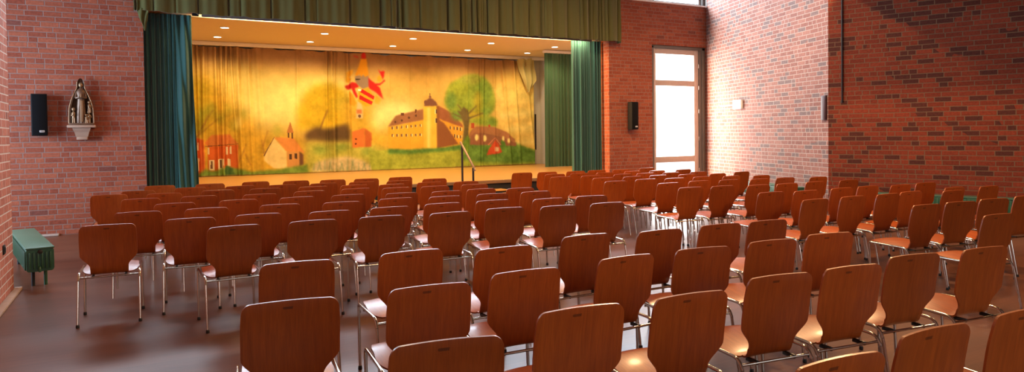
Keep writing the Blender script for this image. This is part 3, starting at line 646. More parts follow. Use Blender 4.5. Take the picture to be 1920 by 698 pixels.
 (((9.593,3.026),(11.173,3.061),(11.185,0.937),(10.223,1.344),(9.668,1.796)),(238,186,98),0.15,0.2,1),
 (((9.773,2.249),(11.128,2.429),(11.123,2.471),(9.762,2.33)),(222,158,74),0.05,0.1,0.7),
 (((9.844,2.035),(11.125,2.191),(11.12,2.233),(9.834,2.116)),(250,212,130),0.05,0.1,0.7),
 (((9.915,1.82),(11.122,1.954),(11.117,1.996),(9.906,1.902)),(222,158,74),0.05,0.1,0.7),
 (((9.986,1.604),(11.119,1.716),(11.114,1.758),(9.978,1.687)),(250,212,130),0.05,0.1,0.7),
 (((10.058,1.388),(11.115,1.478),(11.111,1.521),(10.051,1.47)),(222,158,74),0.05,0.1,0.7),
 (((10.13,1.17),(11.112,1.241),(11.109,1.283),(10.123,1.253)),(250,212,130),0.05,0.1,0.7),
 (((7.931,2.484),(8.013,2.833),(8.136,3.041),(8.486,3.224),(8.698,3.31),(8.947,3.356),(9.305,3.247),(9.466,3.088),(9.555,2.927),(9.66,2.551),(9.601,2.272),(9.388,2.091),(9.635,2.043),(9.725,1.911),(9.667,1.747),(9.229,1.782),(8.818,1.865),(8.572,1.946),(8.276,2.011),(8.123,2.169),(8.022,2.311)),(156,152,56),0.035,0.35,1),
 (((9.517,2.779),(9.485,2.608),(9.402,2.471),(9.284,2.394),(9.156,2.393),(9.041,2.467),(8.964,2.601),(8.938,2.769),(8.969,2.938),(9.05,3.074),(9.167,3.152),(9.295,3.155),(9.411,3.083),(9.49,2.948)),(140,148,58),0.06,0.4,0.75),
 (((8.745,2.926),(8.712,2.828),(8.623,2.749),(8.496,2.703),(8.356,2.701),(8.231,2.742),(8.147,2.818),(8.117,2.914),(8.149,3.011),(8.237,3.09),(8.362,3.136),(8.502,3.139),(8.628,3.099),(8.715,3.023)),(168,156,52),0.06,0.4,0.75),
 (((9.216,2.124),(9.179,2.067),(9.079,2.022),(8.935,1.997),(8.776,1.997),(8.635,2.022),(8.538,2.067),(8.504,2.122),(8.54,2.178),(8.638,2.223),(8.78,2.248),(8.938,2.249),(9.082,2.225),(9.181,2.18)),(196,150,50),0.06,0.4,0.75),
 (((8.319,2.52),(8.301,2.409),(8.257,2.321),(8.194,2.271),(8.125,2.271),(8.063,2.319),(8.022,2.407),(8.008,2.517),(8.025,2.627),(8.07,2.715),(8.132,2.765),(8.201,2.766),(8.263,2.718),(8.305,2.63)),(122,138,62),0.06,0.4,0.75),
 (((9.141,3.177),(9.105,3.12),(9.004,3.073),(8.861,3.045),(8.703,3.041),(8.563,3.063),(8.466,3.105),(8.432,3.159),(8.468,3.215),(8.566,3.263),(8.707,3.291),(8.865,3.296),(9.007,3.275),(9.106,3.233)),(160,142,60),0.06,0.4,0.75),
 (((8.626,2.075),(8.601,2.012),(8.532,1.962),(8.433,1.934),(8.325,1.934),(8.228,1.962),(8.162,2.012),(8.139,2.074),(8.164,2.136),(8.232,2.186),(8.329,2.214),(8.438,2.215),(8.535,2.187),(8.603,2.137)),(110,128,60),0.06,0.4,0.75),
 (((9.527,2.239),(9.508,2.182),(9.457,2.136),(9.383,2.111),(9.302,2.111),(9.23,2.136),(9.18,2.181),(9.163,2.237),(9.182,2.294),(9.233,2.339),(9.306,2.365),(9.387,2.366),(9.46,2.341),(9.51,2.296)),(128,142,60),0.06,0.4,0.75),
 (((9.186,2.53),(9.169,2.389),(9.128,2.276),(9.069,2.213),(9.005,2.212),(8.949,2.275),(8.911,2.387),(8.899,2.527),(8.915,2.667),(8.956,2.78),(9.014,2.843),(9.078,2.844),(9.135,2.783),(9.173,2.67)),(186,150,50),0.06,0.4,0.75),
 (((9.651,1.878),(9.634,1.836),(9.587,1.802),(9.521,1.783),(9.447,1.783),(9.382,1.803),(9.337,1.837),(9.321,1.879),(9.338,1.922),(9.384,1.956),(9.45,1.975),(9.524,1.975),(9.59,1.955),(9.635,1.921)),(126,138,56),0.06,0.4,0.75),
 (((8.56,2.363),(8.699,2.235),(8.767,2.01),(8.709,1.721),(8.668,1.303),(8.509,1.306),(8.569,1.754),(8.486,2.042),(8.349,2.234),(8.453,2.218)),(126,98,56),0.02,0.25,1),
 (((8.648,2.138),(8.362,2.433),(8.342,2.417),(8.607,2.107)),(126,98,56),0.015,0,1),
 (((8.716,2.106),(9.013,2.39),(8.995,2.407),(8.679,2.14)),(126,98,56),0.015,0,1),
 (((8.74,1.988),(9.221,2.161),(9.212,2.184),(8.722,2.033)),(126,98,56),0.015,0,1),
 (((8.532,2.032),(8.181,2.18),(8.169,2.159),(8.508,1.989)),(126,98,56),0.015,0,1),
 (((5.625,1.085),(6.215,1.117),(7.279,1.077),(8.508,1.194),(8.756,1.302),(9.753,1.285),(10.698,1.1),(11.225,0.953),(11.258,0.475),(9.101,0.45),(7.039,0.463),(5.737,0.481)),(166,156,58),0.02,0.4,1),
 (((6.215,1.147),(6.724,1.105),(7.28,1.124),(7.885,1.142),(8.508,1.226),(8.612,1.079),(7.713,1.02),(6.722,0.982),(6.213,1.01)),(104,128,56),0.03,0.5,1),
 (((8.438,1.179),(8.653,1.48),(8.828,1.333),(9.113,1.231),(9.568,1.222),(9.939,1.249),(10.316,1.242),(10.989,0.993),(11.223,0.851),(11.22,0.613),(10.213,0.61),(9.105,0.678),(8.484,0.761)),(112,130,54),0.035,0.55,1),
 (((8.76,1.559),(8.833,1.655),(9.389,1.552),(9.942,1.447),(10.374,1.241),(10.372,1.141),(9.439,1.192),(8.755,1.205)),(158,98,66),0.01,0.1,1),
 (((8.633,1.336),(8.833,1.672),(8.977,1.767),(9.575,1.747),(10.0,1.595),(10.337,1.342),(10.335,1.242),(9.942,1.414),(9.335,1.553),(8.903,1.574)),(178,112,70),0.01,0.15,1),
 (((8.809,1.865),(8.916,1.865),(8.913,1.703),(8.807,1.704)),(184,86,52),0.006,0,1),
 (((9.402,1.814),(9.466,1.814),(9.465,1.732),(9.401,1.732)),(184,86,52),0.006,0,1),
 (((9.051,1.426),(9.044,1.381),(9.027,1.344),(9.002,1.324),(8.975,1.325),(8.951,1.346),(8.934,1.382),(8.929,1.428),(8.936,1.474),(8.953,1.51),(8.978,1.53),(9.005,1.53),(9.029,1.509),(9.045,1.472)),(240,200,120),0.008,0,1),
 (((9.331,1.398),(9.324,1.352),(9.306,1.315),(9.281,1.295),(9.254,1.296),(9.229,1.317),(9.213,1.354),(9.207,1.4),(9.214,1.446),(9.232,1.482),(9.257,1.502),(9.284,1.502),(9.309,1.481),(9.325,1.444)),(240,200,120),0.008,0,1),
 (((9.945,1.381),(9.94,1.345),(9.928,1.316),(9.912,1.301),(9.893,1.301),(9.877,1.317),(9.866,1.346),(9.863,1.382),(9.867,1.418),(9.879,1.446),(9.896,1.462),(9.914,1.462),(9.93,1.446),(9.941,1.417)),(240,200,120),0.008,0,1),
 (((10.132,1.312),(10.127,1.276),(10.115,1.247),(10.098,1.231),(10.08,1.232),(10.064,1.248),(10.053,1.277),(10.049,1.313),(10.053,1.349),(10.065,1.378),(10.082,1.393),(10.101,1.393),(10.117,1.377),(10.128,1.348)),(240,200,120),0.008,0,1),
 (((9.325,0.884),(9.401,1.062),(9.512,1.19),(9.625,1.353),(9.752,1.202),(9.861,0.969),(9.748,0.922)),(206,82,46),0.01,0.1,1),
 (((9.4,1.179),(9.634,1.412),(9.618,1.425),(9.368,1.207)),(200,120,80),0.006,0,1),
 (((9.608,1.407),(9.799,1.179),(9.817,1.19),(9.644,1.43)),(200,120,80),0.006,0,1),
 (((9.603,1.123),(9.751,1.12),(9.749,0.988),(9.601,0.992)),(225,170,120),0.01,0,1),
 (((8.544,1.273),(8.689,1.528),(8.757,1.366),(8.716,0.996),(8.539,0.92)),(128,140,50),0.02,0.5,1),
 (((9.81,1.35),(9.958,1.281),(10.03,1.015),(9.843,1.019)),(112,132,54),0.02,0.5,1),
 (((1.199,0.562),(5.769,0.548),(11.259,0.569),(11.259,0.509),(1.198,0.508)),(150,100,52),0.012,0.2,1),
]

def paint_backdrop():
    X0, X1, Z0, Z1 = .75, 11.03, .545, 3.83
    nx, nz = 760, 250
    xs = np.linspace(X0, X1, nx+1); zs = np.linspace(Z1, Z0, nz+1)
    gx, gz = np.meshgrid(xs, zs)
    img = np.ones(gx.shape+(3,))*np.array((205, 150, 70.))
    rs = np.random.RandomState(5)
    def vnoise(scale):
        out = np.zeros(gx.shape); amp = 1
        for o_ in range(3):
            n1 = int((X1-X0)/scale*2**o_)+3; n2 = int((Z1-Z0)/scale*2**o_)+3
            g = rs.rand(n2, n1); u = (gx-X0)/scale*2**o_; v = (Z1-gz)/scale*2**o_
            i = np.clip(u.astype(int), 0, n1-2); j = np.clip(v.astype(int), 0, n2-2); fu = u-i; fv = v-j
            fu = fu*fu*(3-2*fu); fv = fv*fv*(3-2*fv)
            out += amp*((g[j,i]*(1-fu)+g[j,i+1]*fu)*(1-fv)+(g[j+1,i]*(1-fu)+g[j+1,i+1]*fu)*fv); amp *= .5
        return out/1.75-.5
    fine = vnoise(.06); mid = vnoise(.22); big = vnoise(.7)
    cell = (X1-X0)/nx
    def blur(m, r_):
        k = int(round(r_/cell))
        if k < 1: return m
        for _ in range(2):
            for ax in (0, 1):
                p = np.pad(m, [(k+1, k) if a == ax else (0, 0) for a in (0, 1)], mode='edge')
                c = np.cumsum(p, axis=ax)
                m = (np.take(c, range(2*k+1, c.shape[ax]), ax) - np.take(c, range(0, c.shape[ax]-2*k-1), ax))/(2*k+1)
        return m
    for poly, col, b, ns, al in PAINT:
        # wobble the brush edge a little
        jx = gx + mid*.05*min(1, b*12) ; jz = gz + fine*.05*min(1, b*12)
        ins = np.zeros(gx.shape, bool); P_ = poly; j = len(P_)-1
        for i in range(len(P_)):
            xi, zi = P_[i]; xj, zj = P_[j]
            c = ((zi > jz) != (zj > jz)) & (jx < (xj-xi)*(jz-zi)/((zj-zi) or 1e-9)+xi)
            ins ^= c; j = i
        m = blur(ins.astype(float), b)*al
        c = np.array(col, float)[None, None, :]*(1 + ns*(.45*fine+.9*mid)[..., None]*np.array((.9, .8, 1.1)))
        img = img*(1-m[..., None]) + c*m[..., None]
    img *= 1 + (.04*mid+.05*big)[..., None]
    img = np.clip(img, 0, 255)/255
    L = np.where(img <= .04045, img/12.92, ((img+.055)/1.055)**2.4)
    L = (L/np.array((.98, .70, .52)))**1.14*.95
    return gx, gz, np.clip(L, 0, .95)
gx, gz, colr = paint_backdrop()
nz1, nx1 = gx.shape
FX = [(1.19,.03,.045),(1.3,.025,.03),(1.44,.045,.06),(1.71,.035,.05),(1.85,.03,.05),(1.97,.03,.045),(2.08,.025,.03),(2.23,.045,.05),(2.49,.035,.035),(2.7,.05,.025),
      (3.73,.035,.02),(4.49,.025,.035),(4.63,.04,.05),(4.72,.03,.04),(5.06,.03,.045),(6.27,.03,.012),(6.87,.03,.014),(7.4,.03,.016),(8.2,.03,.018),(8.68,.03,.03),(9.04,.025,.035),(9.22,.03,.04),(9.6,.03,.025),(9.86,.04,.035),(10.27,.05,.04),(10.72,.04,.03)]
dy = np.zeros(gx.shape); T = (3.83-gz)/3.29
for k, (fx, w, a) in enumerate(FX):
    lean = (.05*math.sin(k*2.3)*T) + (.30*T if fx > 9.8 else 0) + (.10*T**1.3 if 2 < fx < 2.8 else 0)
    a = a*1.7 if fx < 5.2 or fx > 8.5 else a*1.2
    dy += -a*np.exp(-((gx-fx-lean)/w)**2)*(1.15-.55*T*(0.3 if fx < 2.3 else 1)) + .5*a*np.exp(-((gx-fx-lean-w*1.9)/w)**2)*(1.1-.6*T)
dy += .02*np.sin(gx*1.3+.5)+.012*np.sin(gx*4.1+T*2)
top = np.clip(1-T*12, 0, 1); zz = gz + top*(.018*np.sin(gx*7.0)+.012*np.sin(gx*17)) - top*.02*(gx > 6)
co = np.stack([gx, 18.88+dy, zz], -1).reshape(-1, 3)
me = bpy.data.meshes.new('painted_cloth')
idx = np.arange(nz1*nx1).reshape(nz1, nx1)
q = np.stack([idx[:-1,:-1], idx[1:,:-1], idx[1:,1:], idx[:-1,1:]], -1).reshape(-1, 4)
me.from_pydata(co.tolist(), [], q.tolist()); me.update()
ca = me.color_attributes.new('paint', 'FLOAT_COLOR', 'POINT')
buf = np.ones((nz1*nx1, 4), np.float32); buf[:, :3] = colr.reshape(-1, 3); ca.data.foreach_set('color', buf.ravel())
me.polygons.foreach_set('use_smooth', [True]*len(me.polygons))
n = NT('backdrop_paint'); at_ = n.n('ShaderNodeAttribute', attribute_name='paint')
c_ = n.mix(.12, at_.outputs['Color'], n.ramp(n.noise(n.mapping(n.coord('Object'), (14, 1, 9)), 3, 5), [(.3, (.75,.75,.75)), (.7, (1.2,1.2,1.2))]), 'MULTIPLY')
n.bump(n.noise(n.coord('Object'), 160, 2), .1, .002)
mp = n.set(Base_Color=c_, Roughness=.9, Specular_IOR_Level=.15)
bd = thing('painted_backdrop', 'wide painted cloth with castle, village, trees and a coat of arms', 'backdrop', (5.9, 18.88, .55))
o = at(link('painted_cloth', me, bd, mp), (5.9, 18.88, .55))
sm = o.modifiers.new('cloth thickness', 'SOLIDIFY'); sm.thickness = .005; sm.offset = 1
bm = bmesh.new(); G = []    # the corner of the cloth folded over at the upper right
for j in range(25):
    t = j/24; xl = 10.37+.22*t+.13*t*t; xr = 11.0+.02*t-.30*max(0, t-.75)*4*.6
    G.append([bm.verts.new((xl+(xr-xl)*s/20, 18.78+.05*math.sin(s*.75+t*3)+.03*math.sin(t*7), 3.85+.05*s/20-.95*t+.10*math.sin(math.pi*s/20)*-t)) for s in range(21)])
for j in range(24):
    for i in range(20): bm.faces.new((G[j][i], G[j+1][i], G[j+1][i+1], G[j][i+1]))
o = at(finish('folded_corner', bm, cloth('backdrop_reverse', (.50,.42,.16), .15), bd, sharp=80, recalc=False), (5.9,18.88,.55))
sm = o.modifiers.new('t', 'SOLIDIFY'); sm.thickness = .006; sm.offset = 0; o['label'] = 'folded over yellowish corner of the cloth'
# slim upright pipe on the white stage wall
tag(tubeobj('wall_pipe', [(11.30, 19.27, 1.0), (11.30, 19.27, 2.15)], .02, M['rail'], None), 'short dark upright bar on the white wall beside the painted cloth', 'pipe')

# ---------------------------------------------------------- stage handrail
hr = thing('stage_handrail', 'dark steel handrail with two posts at the stage steps', 'handrail', (5.92, 12.85, 0))
def hz(o): return at(o, (5.92, 12.85, 0))
hz(tubeobj('post', [(5.9, 13.1, 0), (5.9, 13.1, 1.31)], .022, M['rail'], hr))
hz(tubeobj('post', [(5.9, 12.57, 0), (5.9, 12.57, .86)], .022, M['rail'], hr))
hz(tubeobj('handrail', fillet([(5.9, 13.17, 1.375), (5.9, 12.50, .845), (5.9, 12.50, .80)], .03), .023, M['rail_wood'], hr))
stp = thing('stage_steps', 'low dark wooden steps leading up to the stage beside the handrail', 'steps', (6.4, 12.9, 0))
for k in range(2):
    at(boxobj('tread', (5.97, 6.85, 12.60+.29*k, 12.90+.29*k, .15+.18*k, .18+.18*k), M['stage_boards'], stp, bev=.004), (6.4, 12.9, 0))
    at(boxobj('riser', (5.99, 6.83, 12.63+.29*k, 12.65+.29*k, 0, .15+.18*k), M['black_front'], stp), (6.4, 12.9, 0))

# ---------------------------------------------------------- loudspeakers
def speaker(x, label):
    t = thing('loudspeaker', label, 'loudspeaker', (x, 13.19, 1.60), 0, 'wall loudspeakers either side of the stage')
    b = boxobj('cabinet', (-.105, .105, -.17, -.03, 0, .66), M['spk'], t, bev=.008)
    g = boxobj('grille', (-.095, .095, -.185, -.168, .012, .648), M['grille'], t, bev=.006)
    p = boxobj('badge', (-.005, .062, -.189, -.184, .055, .085), M['plate'], t, bev=.001)
    for i in range(4): boxobj('letter_mark', (.003+.014*i, .012+.014*i, -.1905, -.188, .063, .077), M['spk'], p)
    boxobj('wall_bracket', (-.03, .03, -.035, .01, .25, .42), M['spk'], t)
    return t
t = speaker(-1.40, 'black wall loudspeaker on brick left of the statue'); t.rotation_euler = (0, 0, R(8))
t = speaker(10.37, 'black wall loudspeaker on brick between stage and glazed door'); t.rotation_euler = (0, 0, R(4))

# ---------------------------------------------------------- madonna with children on a corbel
SX, SZ = -.82, 1.765
sh = thing('wall_corbel', 'sandstone wall shelf on a tapered corbel carrying the statue', 'shelf', (SX, 13.2, 1.53))
def cz(o): return at(o, (SX, 13.2, 1.53))
cz(boxobj('shelf_slab', (SX-.195, SX+.195, 12.97, 13.2, 1.725, 1.765), M['stone'], sh, bev=.006))
bm = bmesh.new()
pr = [(.125, 1.725), (.118, 1.69), (.10, 1.65), (.088, 1.60), (.08, 1.575)]
for (a, za), (b, zb) in zip(pr, pr[1:]):
    vs = [bm.verts.new(v) for v in ((SX-a, 13.2, za), (SX+a, 13.2, za), (SX+a, 13.2-a*1.5, za), (SX-a, 13.2-a*1.5, za), (SX-b, 13.2, zb), (SX+b, 13.2, zb), (SX+b, 13.2-b*1.5, zb), (SX-b, 13.2-b*1.5, zb))]
    for f in ((0,1,2,3), (7,6,5,4), (0,4,5,1), (1,5,6,2), (2,6,7,3), (3,7,4,0)): bm.faces.new([vs[i] for i in f])
cz(finish('corbel', bm, M['stone'], sh)); cz(boxobj('corbel_foot', (SX-.075, SX+.075, 13.07, 13.2, 1.53, 1.575), M['stone'], sh, bev=.005))
ma = thing('statue', 'carved brown statue of a robed woman sheltering children under her cloak', 'statue', (SX, 13.09, SZ))
Z = [0, .05, .15, .28, .40, .48, .54, .58, .62, .66, .70, .73, .755]
Wc = [.165, .175, .170, .165, .135, .105, .080, .062, .052, .054, .050, .035, .012]
bm = bmesh.new(); rings = []
na = 28
for z, w in zip(Z, Wc):
    dd = .085 if z < .55 else .05
    o_, i_ = [], []
    span = R(200) if z < .6 else R(230)
    for k in range(na+1):
        a = math.pi/2 - span/2 + span*k/na
        rip = 1 + .03*math.sin(k*1.9)*(z < .55)
        o_.append(bm.verts.new((w*math.cos(a)*rip, dd*math.sin(a)*rip, z)))
        i_.append(bm.verts.new((w*.86*math.cos(a), dd*.78*math.sin(a)-.002, z)))
    rings.append(o_ + i_[::-1])
for a, b in zip(rings, rings[1:]):
    m_ = len(a)
    for k in range(m_): bm.faces.new((a[k], a[(k+1) % m_], b[(k+1) % m_], b[k]))
bm.faces.new(rings[0][::-1]); bm.faces.new(rings[-1])
o = finish('cloak', bm, M['bronze'], ma, sharp=50)
for s in (-1, 1):      # cloak rims, gold highlights put into a lighter bronze
    pts = [(s*w*.99, -.012-(.02 if z < .5 else .0), z) for z, w in zip(Z[:-2], Wc[:-2])]
    tubeobj('cloak_hem', fillet(pts, .04, 3), .0085, M['bronze_light'], ma, 8)
bm = bmesh.new(); lathe(bm, [(.075, .0), (.078, .03), (.066, .2), (.055, .34), (.050, .42), (.060, .50), (.064, .54), (.045, .575), (.022, .59), (.021, .60)], n=28, sy=.72)
for v in bm.verts:
    a = math.atan2(v.co.y, v.co.x); 
    if v.co.z < .4: v.co.x *= 1+.07*math.sin(a*11); v.co.y *= 1+.09*math.sin(a*11)
o = finish('robed_figure', bm, M['bronze'], ma, sharp=60); o.location = (0, -.01, 0)
bm = bmesh.new(); bmesh.ops.create_uvsphere(bm, u_segments=20, v_segments=16, radius=1)
for v in bm.verts:
    p = v.co; f = max(0, -p.y)
    x, y, z = p.x*.030*(1-.12*max(0, -p.z)), p.y*.034, p.z*.042
    if f > .6: y -= .010*math.exp(-((p.x)/.18)**2)*math.exp(-((p.z+.05)/.28)**2)    # nose
    if f > .5: y += .004*(math.exp(-((abs(p.x)-.38)/.16)**2)*math.exp(-((p.z-.12)/.12)**2))   # eye hollows
    if f > .5: y -= .003*math.exp(-((p.x)/.25)**2)*math.exp(-((p.z+.45)/.09)**2)    # lips
    v.co = Vector((x, y-.012, z+.645))
finish('head', bm, M['bronze_light'], ma, sharp=80)
for s in (-1, 1):
    tubeobj('arm', fillet([(s*.055, -.01, .535), (s*.075, -.035, .43), (s*.012, -.075, .455)], .03, 4), [.020]*3+[.017]*4 if False else .017, M['bronze'], ma, 10)
bm = bmesh.new(); box(bm, -.012, .012, -.088, -.066, .44, .505, .006); finish('folded_hands', bm, M['bronze_light'], ma)
o = boxobj('robe_fold', (-.012, .030, -.078, -.055, .05, .40), M['bronze_light'], ma, bev=.009)
def child(x, y, z, h, flip=1):
    bm = bmesh.new(); lathe(bm, [(.022, 0), (.026, .01), (.021, h*.3), (.024, h*.5), (.026, h*.66), (.012, h*.74), (.010, h*.76), (.020, h*.80), (.026, h*.88), (.022, h*.96), (.006, h)], (x, y, z), 16)
    tube(bm, fillet([(x+.02*flip, y, z+h*.64), (x+.032*flip, y-.015, z+h*.45), (x-.0*flip, y-.034, z+h*.56)], .012, 3), .008, 8)
    for s in (-1, 1): tube(bm, [(x+.011*s, y-.012, z+h*.35), (x+.013*s, y-.020, z-.0)], [.012, .010], 8)
    finish('child_figure', bm, M['bronze_light'], ma, sharp=60)
child(-.105, -.035, .03, .255, -1); child(.105, -.03, .03, .20, 1); child(.112, -.028, .20, .19, 1); child(.07, -.045, .03, .15, 1)
boxobj('plinth', (-.17, .17, -.085, .085, 0, .035), M['bronze'], ma, bev=.008)
cz_ = ma

# ---------------------------------------------------------- convector heaters
def heater(label, p, ang, length, h0=.165, h1=.42, w=.24, group=None):
    """ribbed box on legs; local x runs along it, end face at x=0"""
    t = thing('convector_heater', label, 'heater', (p[0], p[1], 0), ang, group)
    bm = bmesh.new()
    # body cross-section w/ rounded corners, extruded; ribs as raised fins on both long faces and on the end
    def rr(w_, za, zb, r_=.025, n_=4):
        o_ = []
        for cx, cz__, a0 in ((w_/2-r_, za+r_, -90), (w_/2-r_, zb-r_, 0), (-w_/2+r_, zb-r_, 90), (-w_/2+r_, za+r_, 180)):
            for k in range(n_+1): a = R(a0+90*k/n_); o_.append((cx+r_*math.cos(a), cz__+r_*math.sin(a)))
        return o_
    sec = rr(w, h0, h1-.012)
    A_ = [bm.verts.new((0, y_, z_)) for y_, z_ in sec]; B_ = [bm.verts.new((length, y_, z_)) for y_, z_ in sec]
    bm.faces.new(A_[::-1]); bm.faces.new(B_)
    for k in range(len(sec)): bm.faces.new((A_[k], A_[(k+1) % len(sec)], B_[(k+1) % len(sec)], B_[k]))
    finish('body', bm, M['green'], t)
    bm = bmesh.new(); nr = 6
    for k in range(nr):
        y_ = -w/2+.03+(w-.06)*k/(nr-1)
        box(bm, -.020, .004, y_-.009, y_+.009, h0+.03, h1-.05, .004)
    finish('end_ribs', bm, M['green'], t)
    nf = int(length/.055)
    for s in (-1, 1):
      bm = bmesh.new()
      for k in range(nf):
        x_ = .035+k*(length-.07)/(nf-1)
        box(bm, x_-.010, x_+.010, s*w/2-.006, s*w/2+.014, h0+.02, h1-.04, .003)
      finish('side_ribs', bm, M['green'], t)
    boxobj('top_cover', (-.012, length+.012, -w/2-.008, w/2+.008, h1-.02, h1), M['green_top'], t, bev=.008)
    for x_ in (.12, length-.12):
        for s in (-1, 1): tubeobj('leg', [(x_, s*.055, 0), (x_, s*.055, h0+.01)], .017, M['green'] if s < 0 else M['rubber'], t)
    bm = bmesh.new(); lathe(bm, [(.014, 0), (.022, .004), (.022, .018), (.012, .024)], n=14)
    for v in bm.verts: v.co = Vector((-.012-v.co.z, v.co.x, v.co.y+h1-.045))
    finish('air_valve', bm, M['rubber'], t)
    tubeobj('pipe_stub', fillet([(-.014, .01, h0+.045), (-.045, .01, h0+.045), (-.045, .01, h0-.0)], .02), .013, M['green'], t)
    return t
heater('dark green ribbed convector heater on the floor behind the left brick pier', (-.945, 8.68), math.atan2(1.1, -.225), 1.9)
ra = math.atan2(-.927, .375); ux, uy = .375, -.927; nx_, ny_ = -.927, -.375
heater('green ribbed convector heater along the foot of the right brick wall', (P1[0]+ux*.35+nx_*.24, P1[1]+uy*.35+ny_*.24), ra, 4.2)
ma_ = math.atan2(P1[1]-P0[1], P1[0]-P0[0]); dx_, dy_ = math.cos(ma_), math.sin(ma_)
heater('green ribbed convector heater under the bright brick wall near the glazed door', (P0[0]+dx_*1.7+dy_*.2, P0[1]+dy_*1.7-dx_*.2), ma_, 2.6)

# ---------------------------------------------------------- small fixtures on the walls
def wallfix(name, label, cat, P, ang): return thing(name, label, cat, P, ang)
s_ = 1.62
t = thing('wall_sensor', 'small white box with a slim horizontal duct on the bright brick wall', 'sensor', (P0[0]+dx_*s_, P0[1]+dy_*s_, 2.05), ma_)
boxobj('housing', (-.19, .19, -.06, -.001, 0, .215), M['plastic'], t, bev=.012)
boxobj('cable_duct', (-.88, -.19, -.022, -.001, .085, .115), M['plastic'], t, bev=.004)
s_ = 4.83
t = thing('wall_box', 'narrow dark maroon box at the edge of the bright brick wall', 'wall box', (P0[0]+dx_*s_, P0[1]+dy_*s_, 1.73), ma_)
boxobj('case', (-.09, .045, -.04, -.001, 0, .46), M['maroon'], t, bev=.005)
boxobj('lid', (-.08, .035, -.048, -.038, .012, .448), M['maroon'], t, bev=.003)
sd = .245
tag(tubeobj('wall_cable', [(P1[0]+ux*sd+nx_*.02, P1[1]+uy*sd+ny_*.02, 2.04), (P1[0]+ux*sd+nx_*.02, P1[1]+uy*sd+ny_*.02, 6.14)], .014, M['cable'], None), 'black conduit running straight down the right brick wall', 'conduit')
t = thing('wall_socket', 'black square wall socket low on the left brick pier', 'socket', (-1.17, 8.08, .455))
boxobj('plate', (0, .014, -.045, .045, 0, .09), M['clip'], t, bev=.005)
bm = bmesh.new(); lathe(bm, [(.024, 0), (.026, .004), (.018, .006)], n=18)
for v in bm.verts: v.co = Vector((.014+v.co.z, v.co.x, v.co.y+.045))
finish('socket_face', bm, M['rubber'], t)

# ------------------------------------------------------------------ the chair
def shell_mesh(name, prof, half, lateral, nu=22, th=.010):
    """prof: list of (y,z) centre-line points; half(i)-> half width; lateral(i, s)-> offset along the normal"""
    bm = bmesh.new(); N = len(prof); top, bot = [], []
    for i, (y, z) in enumerate(prof):
        a = Vector(prof[max(0, i-1)]); b = Vector(prof[min(N-1, i+1)]); t = (b-a).normalized()
        nn = Vector((-t.y, t.x))       # up for the seat, forward for the back
        w = half[i]; r1, r2_ = [], []
        for k in range(nu+1):
            s = -math.cos(math.pi*k/nu); s = .6*s+.4*(2*k/nu-1); x = s*w
            o_ = lateral(i, x)
            for lst, d in ((r1, th/2), (r2_, -th/2)):
                q = Vector((y, z)) + nn*(o_+d); lst.append(bm.verts.new((x, q.x, q.y)))
        top.append(r1); bot.append(r2_)
    for i in range(N-1):
        for k in range(nu):
            bm.faces.new((top[i][k], top[i][k+1], top[i+1][k+1], top[i+1][k]))
            bm.faces.new((bot[i][k], bot[i+1][k], bot[i+1][k+1], bot[i][k+1]))
        bm.faces.new((top[i][0], top[i+1][0], bot[i+1][0], bot[i][0])); bm.faces.new((top[i][nu], bot[i][nu], bot[i+1][nu], top[i+1][nu]))
    for k in range(nu):
        bm.faces.new((top[0][k], bot[0][k], bot[0][k+1], top[0][k+1])); bm.faces.new((top[-1][k], top[-1][k+1], bot[-1][k+1], bot[-1][k]))
    return bm
def smooth_path(pts, n):
    """Catmull-Rom through pts"""
    P_ = [Vector(p) for p in pts]; P_ = [2*P_[0]-P_[1]] + P_ + [2*P_[-1]-P_[-2]]; out = []
    for i in range(1, len(P_)-2):
        for k in range(n):
            t = k/n; a, b, c, d = P_[i-1:i+3]
            out.append(tuple(.5*((2*b)+(c-a)*t+(2*a-5*b+4*c-d)*t*t+(3*b-a-3*c+d)*t**3)))
    out.append(tuple(P_[-2])); return out
def interp(x, tab):
    for (a, va), (b, vb) in zip(tab, tab[1:]):
        if x <= b:
            t = max(0, (x-a)/(b-a)); t = t*t*(3-2*t); return va+(vb-va)*t
    return tab[-1][1]
def rounded_end(z, zend, w, r_):
    d = abs(zend-z)
    return w if d >= r_ else w-r_+math.sqrt(max(0, r_*r_-(r_-d)**2))
def densify(ts): return ts
# seat : front lip .. bend
sp_ = smooth_path([(.315,.432), (.285,.447), (.22,.452), (.12,.444), (.04,.432), (-.015,.420), (-.05,.409)], 6)
hs = []
for y, z in sp_:
    w = interp(-y, [(-.315, .185), (-.2, .203), (-.05, .213), (.02, .213)])
    w = rounded_end(y, .317, w, .05) if y > .26 else w
    if y < .085: w = .140+(w-.140)*math.sqrt(max(0, 1-((.085-y)/.137)**2))      # rounded rear "ears"
    hs.append(max(w, .12))
bmS = shell_mesh('seat', sp_, hs, lambda i, x: .9*x*x*.35)
# back : bend .. top edge
bp_ = [(-.05,.409), (-.066,.408), (-.080,.415), (-.089,.430)] + smooth_path([(-.094,.45), (-.102,.50), (-.110,.56), (-.120,.64), (-.133,.72), (-.148,.79)], 5) + [(-.1500,.800), (-.1518,.810), (-.1530,.818), (-.1538,.824), (-.1543,.828), (-.1546,.830)]
hb = []
for y, z in bp_:
    w = interp(z, [(.40, .140), (.47, .142), (.585, .2125), (.70, .2125), (.83, .207)])
    hb.append(rounded_end(z, .8305, w, .042) if z > .785 else w)
bmB = shell_mesh('backrest', bp_, hb, lambda i, x: (.45*x*x if bp_[i][1] > .45 else .45*x*x*.4))
proto_ch = {}
def reg(name, bm, mat, sharp=40):
    o = finish(name, bm, mat, None, sharp=sharp); proto_ch[name] = o.data; bpy.data.objects.remove(o); return
reg('seat', bmS, M['wood']); reg('backrest', bmB, M['wood'])
XR = .223
